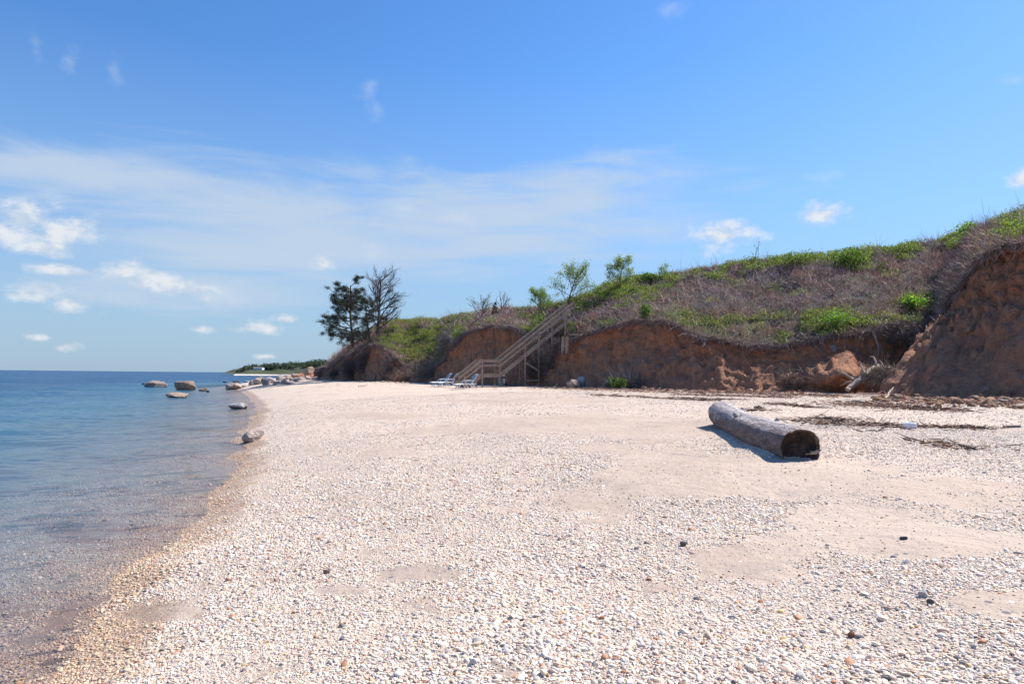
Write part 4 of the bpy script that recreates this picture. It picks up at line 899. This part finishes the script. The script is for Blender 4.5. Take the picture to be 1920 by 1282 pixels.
# dead brush heaps spilling off the lip, counted one by one
def brush_heap(px, py, w, h, n, label, col=(.22, .165, .145), base=None, lean=(0, -.3, .6)):
    b = bluff_at(px, py) if base is None else base; k = b[1] / F; W_, H_ = w * k, h * k; m_ = MB()
    p = rng.normal(size=(n, 3)) * [W_ * .26, W_ * .16, H_ * .24] + [0, -.25, 0]
    ribbons(m_, p, rng.normal(size=(n, 3)) * .8 + np.array(lean), .25 + rng.gamma(2, .16, n), .007 + rng.random(n) * .009, .5, jitter(col, n, .32))
    o = m_.build('brush_heap', M['twig'], smooth=False); o.location = b; tag(o, label, 'brush heap')
brush_heap(1028, 680, 40, 70, 2600, 'grey dead brush spilling down right beside the staircase')
brush_heap(1000, 695, 30, 40, 1000, 'dark dead brush under the staircase posts', (.15, .11, .10))
brush_heap(1045, 630, 50, 60, 2600, 'grey dead brush crowding the staircase top', (.25, .195, .175))
brush_heap(800, 700, 70, 22, 1600, 'dry twig tangle at the grassy bluff foot left of the loungers', (.21, .155, .12))
brush_heap(725, 690, 26, 60, 1300, 'dead brush hanging down the far bluff gully', (.20, .155, .145))
brush_heap(655, 690, 34, 46, 2200, 'dark dead brush lying down the tip of the far bluff', (.13, .10, .095), lean=(-.5, -.3, -.3))
brush_heap(628, 700, 26, 22, 900, 'low dark twigs at the very tip of the far bluff', (.12, .095, .09))
brush_heap(682, 676, 22, 60, 2000, 'dark brush and roots hanging below the pine trees', (.14, .105, .10), lean=(-.2, -.3, -.6))
brush_heap(762, 706, 50, 20, 1300, 'dry reddish twigs at the foot of the green far slope', (.24, .15, .11))
brush_heap(838, 650, 26, 60, 2200, 'grey dead brush spilling over the left edge of the rounded scarp', (.22, .18, .17), lean=(-.4, -.3, .2))
brush_heap(1690, 625, 90, 40, 3000, 'matted grey roots and brush drooping at the recess', (.19, .145, .125), lean=(0, -.3, -.6))
brush_heap(1480, 712, 46, 30, 900, 'fibrous root mat hanging on the slumped earth', (.24, .16, .11), lean=(0, -.2, -.6))
brush_heap(1180, 712, 60, 30, 1200, 'grey dead twigs behind the fallen green bush', (.19, .16, .16), base=hit(1178, 729) + [0, .4, .35])
brush_heap(1650, 700, 60, 30, 1100, 'tangle of pale twigs around the fallen tree', (.27, .21, .16), base=unproj(1650, 708, 37.0))

# ------------------------------------------------------------------ far headland
fs = np.array([(436, 700, 699, 0), (447, 700, 697, 4), (462, 699.5, 693, 16), (490, 699.5, 690.5, 26), (530, 700, 690.5, 32), (570, 700, 687, 36), (620, 700, 684, 40), (700, 701, 689, 40), (900, 703, 690, 40)], float)
Dh = np.array([520, 525, 530, 540, 550, 560, 570, 590, 640.0])
a = unproj(fs[:, 0], fs[:, 1] + 1.2, Dh); bq = unproj(fs[:, 0], fs[:, 2] + 2, Dh + 14); cq = unproj(fs[:, 0], fs[:, 2], Dh + 60); dq = cq + [0, 300, -2]
st_ = np.stack([a - [0, 0, 1.5], a + [0, 6, .5], bq, cq, dq], 1); st_ = np.stack([catmull(st_[:, k], 14) for k in range(5)], 1); st_ = np.stack([catmull(r_, 6) for r_ in st_])
st_[..., 2] += fbm(st_[..., 0] * .05, st_[..., 1] * .05, 1.1, 3) * .8
m, nt = mat_new('far_shore_earth'); t = NT(nt); zz = t.n('ShaderNodeSeparateXYZ', None, Vector=t.pos()).outputs[2]
c = t.ramp(t.map(zz, 0, 4.0), [(0, (.58, .52, .46)), (.10, (.56, .5, .44)), (.17, (.055, .065, .035)), (1, (.045, .06, .03))]); t.out(t.pbsdf(c, .95))
mb = MB(); mb.add(st_.reshape(-1, 3), grid_faces(st_.shape[0], st_.shape[1])); tag(mb.build('far_headland', m), 'low wooded headland far along the coast with a pale beach', 'headland', kind='structure')
mb = MB(); Pp = []
for k in range(520):
    px = rng.uniform(446, 760); pyt = np.interp(px, fs[:, 0], fs[:, 2]); d = np.interp(px, fs[:, 0], Dh) + rng.uniform(10, 70); q = unproj(px, pyt + rng.uniform(-.5, 3), d)
    hh = np.interp(px, [446, 470, 500, 600, 760], [2.6, 4.8, 5.2, 6, 6]) * rng.uniform(.5, 1.25); nl = 60
    l = unit(rng.normal(size=(nl, 3))) * rng.random((nl, 1)) ** .4 * [hh * .55, hh * .55, hh * .5] + q + [0, 0, hh * .35]
    leaves(mb, l, .45 + rng.random(nl) * .4, jitter(np.array([.042, .062, .045]) * rng.uniform(.7, 1.4), nl, .2), .4)
tag(mb.build('far_woods', M['leaf'], smooth=False), 'distant dark green woods covering the far headland', 'woods', kind='stuff')
q = unproj(485, 693, 528); hs = thing('house', q, 'long low white house among the trees on the far headland', 'house')
mb = MB(); box(mb, (0, 0, .7), (7.0, 5, 1.5)); mb.build('wall', M['house'], hs, smooth=False)
mb = MB(); mb.add([(-3.7, -2.9, 1.455), (3.7, -2.9, 1.455), (3.7, 2.9, 1.455), (-3.7, 2.9, 1.455), (-3.7, 0, 1.9), (3.7, 0, 1.9)], [np.array([[0, 1, 5, 4], [2, 3, 4, 5], [3, 2, 1, 0]]), np.array([[0, 4, 3], [1, 2, 5]])]); mb.build('roof', M['roof'], hs, smooth=False)
for k in range(4):
    mb = MB(); box(mb, (-2.6 + 1.7 * k, -2.52, .8), (.9, .1, .7)); mb.build('window', M['glass'], hs, smooth=False)

# ------------------------------------------------------------------ sky, sun, camera
SUN_AZ, SUN_EL = R(58), R(47)       # azimuth from +Y towards +X
w = bpy.data.worlds.new('World'); scene.world = w; w.use_nodes = True; nt = w.node_tree; nt.nodes.clear(); t = NT(nt)
sky = t.n('ShaderNodeTexSky', dict(sky_type='NISHITA', sun_disc=False, sun_elevation=SUN_EL, sun_rotation=SUN_AZ, altitude=0, air_density=1.0, dust_density=.25, ozone_density=2.6))
dirv = t.n('ShaderNodeTexCoord').outputs['Generated']; sx = t.n('ShaderNodeSeparateXYZ', None, Vector=dirv)
az = t.math('ARCTAN2', sx.outputs[0], sx.outputs[1]); el = t.math('ARCSINE', sx.outputs[2])
vec = t.n('ShaderNodeCombineXYZ', None, X=az, Y=el).outputs[0]
def azel(px, py):
    p = unproj(px, py, 1.0) - np.array([0, 0, CAMZ]); p = p / np.linalg.norm(p); return math.atan2(p[0], p[1]), math.asin(p[2])
def blobs(lst):
    cur = None
    for px, py, wx, wy in lst:
        a_, e_ = azel(px, py); v = t.n('ShaderNodeVectorMath', {'operation': 'SUBTRACT'}, _0=vec, _1=(a_, e_, 0)).outputs[0]
        v = t.scale(v, (F / wx, F / wy, 0)); l = t.n('ShaderNodeVectorMath', {'operation': 'LENGTH'}, _0=v).outputs['Value']
        cur = l if cur is None else t.math('MINIMUM', cur, l)
    return cur
cum = blobs([(40,415,70,42),(105,432,65,34),(20,440,60,26),(85,465,70,16),(112,506,42,12),(240,508,48,24),(285,522,50,20),(350,541,60,17),(72,545,44,20),(140,574,38,17),(380,616,28,11),(480,614,48,15),(532,597,30,11),(610,496,30,17),(1360,440,72,34),(1545,402,46,26),(1915,335,24,20),(72,633,20,7),(127,651,20,9),(495,668,24,6)])
fnt = blobs([(690,170,22,26),(705,205,28,22),(68,85,14,26),(132,118,16,30),(215,132,14,30),(1262,12,34,18),(1905,150,24,12),(420,550,80,40),(700,462,40,24),(860,410,50,20),(760,390,60,18),(1530,335,40,18),(100,365,40,12)])
nz = t.noise(t.scale(vec, (1, 1.5, 1)), 26, 9, .62); nzb = t.noise(t.scale(vec, (1, 1.3, 1)), 9, 6, .6)
dc = t.map(t.math('ADD', t.math('SUBTRACT', 1.0, cum), t.math('MULTIPLY', t.math('SUBTRACT', nz, .5), 2.7)), -.08, 1.0, 0, .88)
df = t.map(t.math('ADD', t.math('SUBTRACT', 1.0, fnt), t.math('MULTIPLY', t.math('SUBTRACT', nz, .5), 3.4)), .0, 1.6, 0, .22)
# thin streaked high cloud
rot = t.n('ShaderNodeMapping', None, Vector=vec); rot.inputs['Rotation'].default_value = (0, 0, R(9)); rot.inputs['Scale'].default_value = (1.5, 8.5, 1)
st1 = t.n('ShaderNodeTexNoise', None, Vector=rot.outputs[0], Scale=2.6, Detail=9.0, Roughness=.6, Distortion=.5).outputs[0]
band = blobs([(520,395,460,75),(850,420,470,90),(200,330,330,45),(1120,375,240,70),(420,470,300,60),(380,540,260,40),(640,450,420,70)])
ci = t.map(t.math('ADD', t.math('SUBTRACT', 1.0, band), t.math('MULTIPLY', t.math('SUBTRACT', st1, .5), 2.6)), -.35, .95, 0, .85)
haze_ = t.ramp(el, [(0, .9), (.12, .66), (.24, .32), (.42, 0)])
base = t.n('ShaderNodeHueSaturation', None, Saturation=1.22, Value=1.0, Color=sky.outputs[0]).outputs[0]
base = t.mix(1.0, base, (.90, 1.02, 1.17), 'MULTIPLY')
WHT = (5.3, 5.4, 5.6)
c = t.mix(haze_, base, (2.05, 3.0, 4.2)); c = t.mix(ci, c, (3.5, 4.2, 5.1)); c = t.mix(df, c, WHT)
nz2 = t.noise(t.scale(t.n('ShaderNodeVectorMath', {'operation': 'ADD'}, _0=vec, _1=(.006, .012, 0)).outputs[0], (1, 1.5, 1)), 26, 9, .62)
cc_ = t.mix(t.map(t.math('ADD', t.math('SUBTRACT', nz, nz2), t.math('MULTIPLY', t.math('SUBTRACT', nzb, .5), .35)), -.13, .10), (3.9, 4.4, 5.1), WHT)
c = t.mix(dc, c, cc_)
bg = t.n('ShaderNodeBackground', None, Color=c, Strength=.098); t.n('ShaderNodeOutputWorld', None, Surface=bg)
sun = bpy.data.lights.new('sun', 'SUN'); sun.energy = 5.0; sun.angle = R(.53); sun.color = (1, .935, .85)
so = bpy.data.objects.new('sun', sun); COL.objects.link(so)
sd = Vector((math.sin(SUN_AZ) * math.cos(SUN_EL), math.cos(SUN_AZ) * math.cos(SUN_EL), math.sin(SUN_EL))); so.rotation_euler = sd.to_track_quat('Z', 'Y').to_euler(); so.location = sd * 100
cam = bpy.data.cameras.new('camera'); cam.sensor_width = 36; cam.lens = 36 * F / 1920; cam.shift_y = (HOR - 641) / 1920; cam.clip_start = .1; cam.clip_end = 60000
co = bpy.data.objects.new('camera', cam); COL.objects.link(co); co.matrix_world = Matrix(((CR, -SR, 0, 0), (0, 0, -1, 0), (SR, CR, 0, CAMZ), (0, 0, 0, 1))); scene.camera = co
scene.view_settings.view_transform = 'Standard'; scene.view_settings.look = 'None'; scene.view_settings.exposure = 0.70; scene.view_settings.gamma = 1.0
scene.render.engine = 'CYCLES'; scene.cycles.max_bounces = 8; scene.cycles.transparent_max_bounces = 12; scene.cycles.use_denoising = True
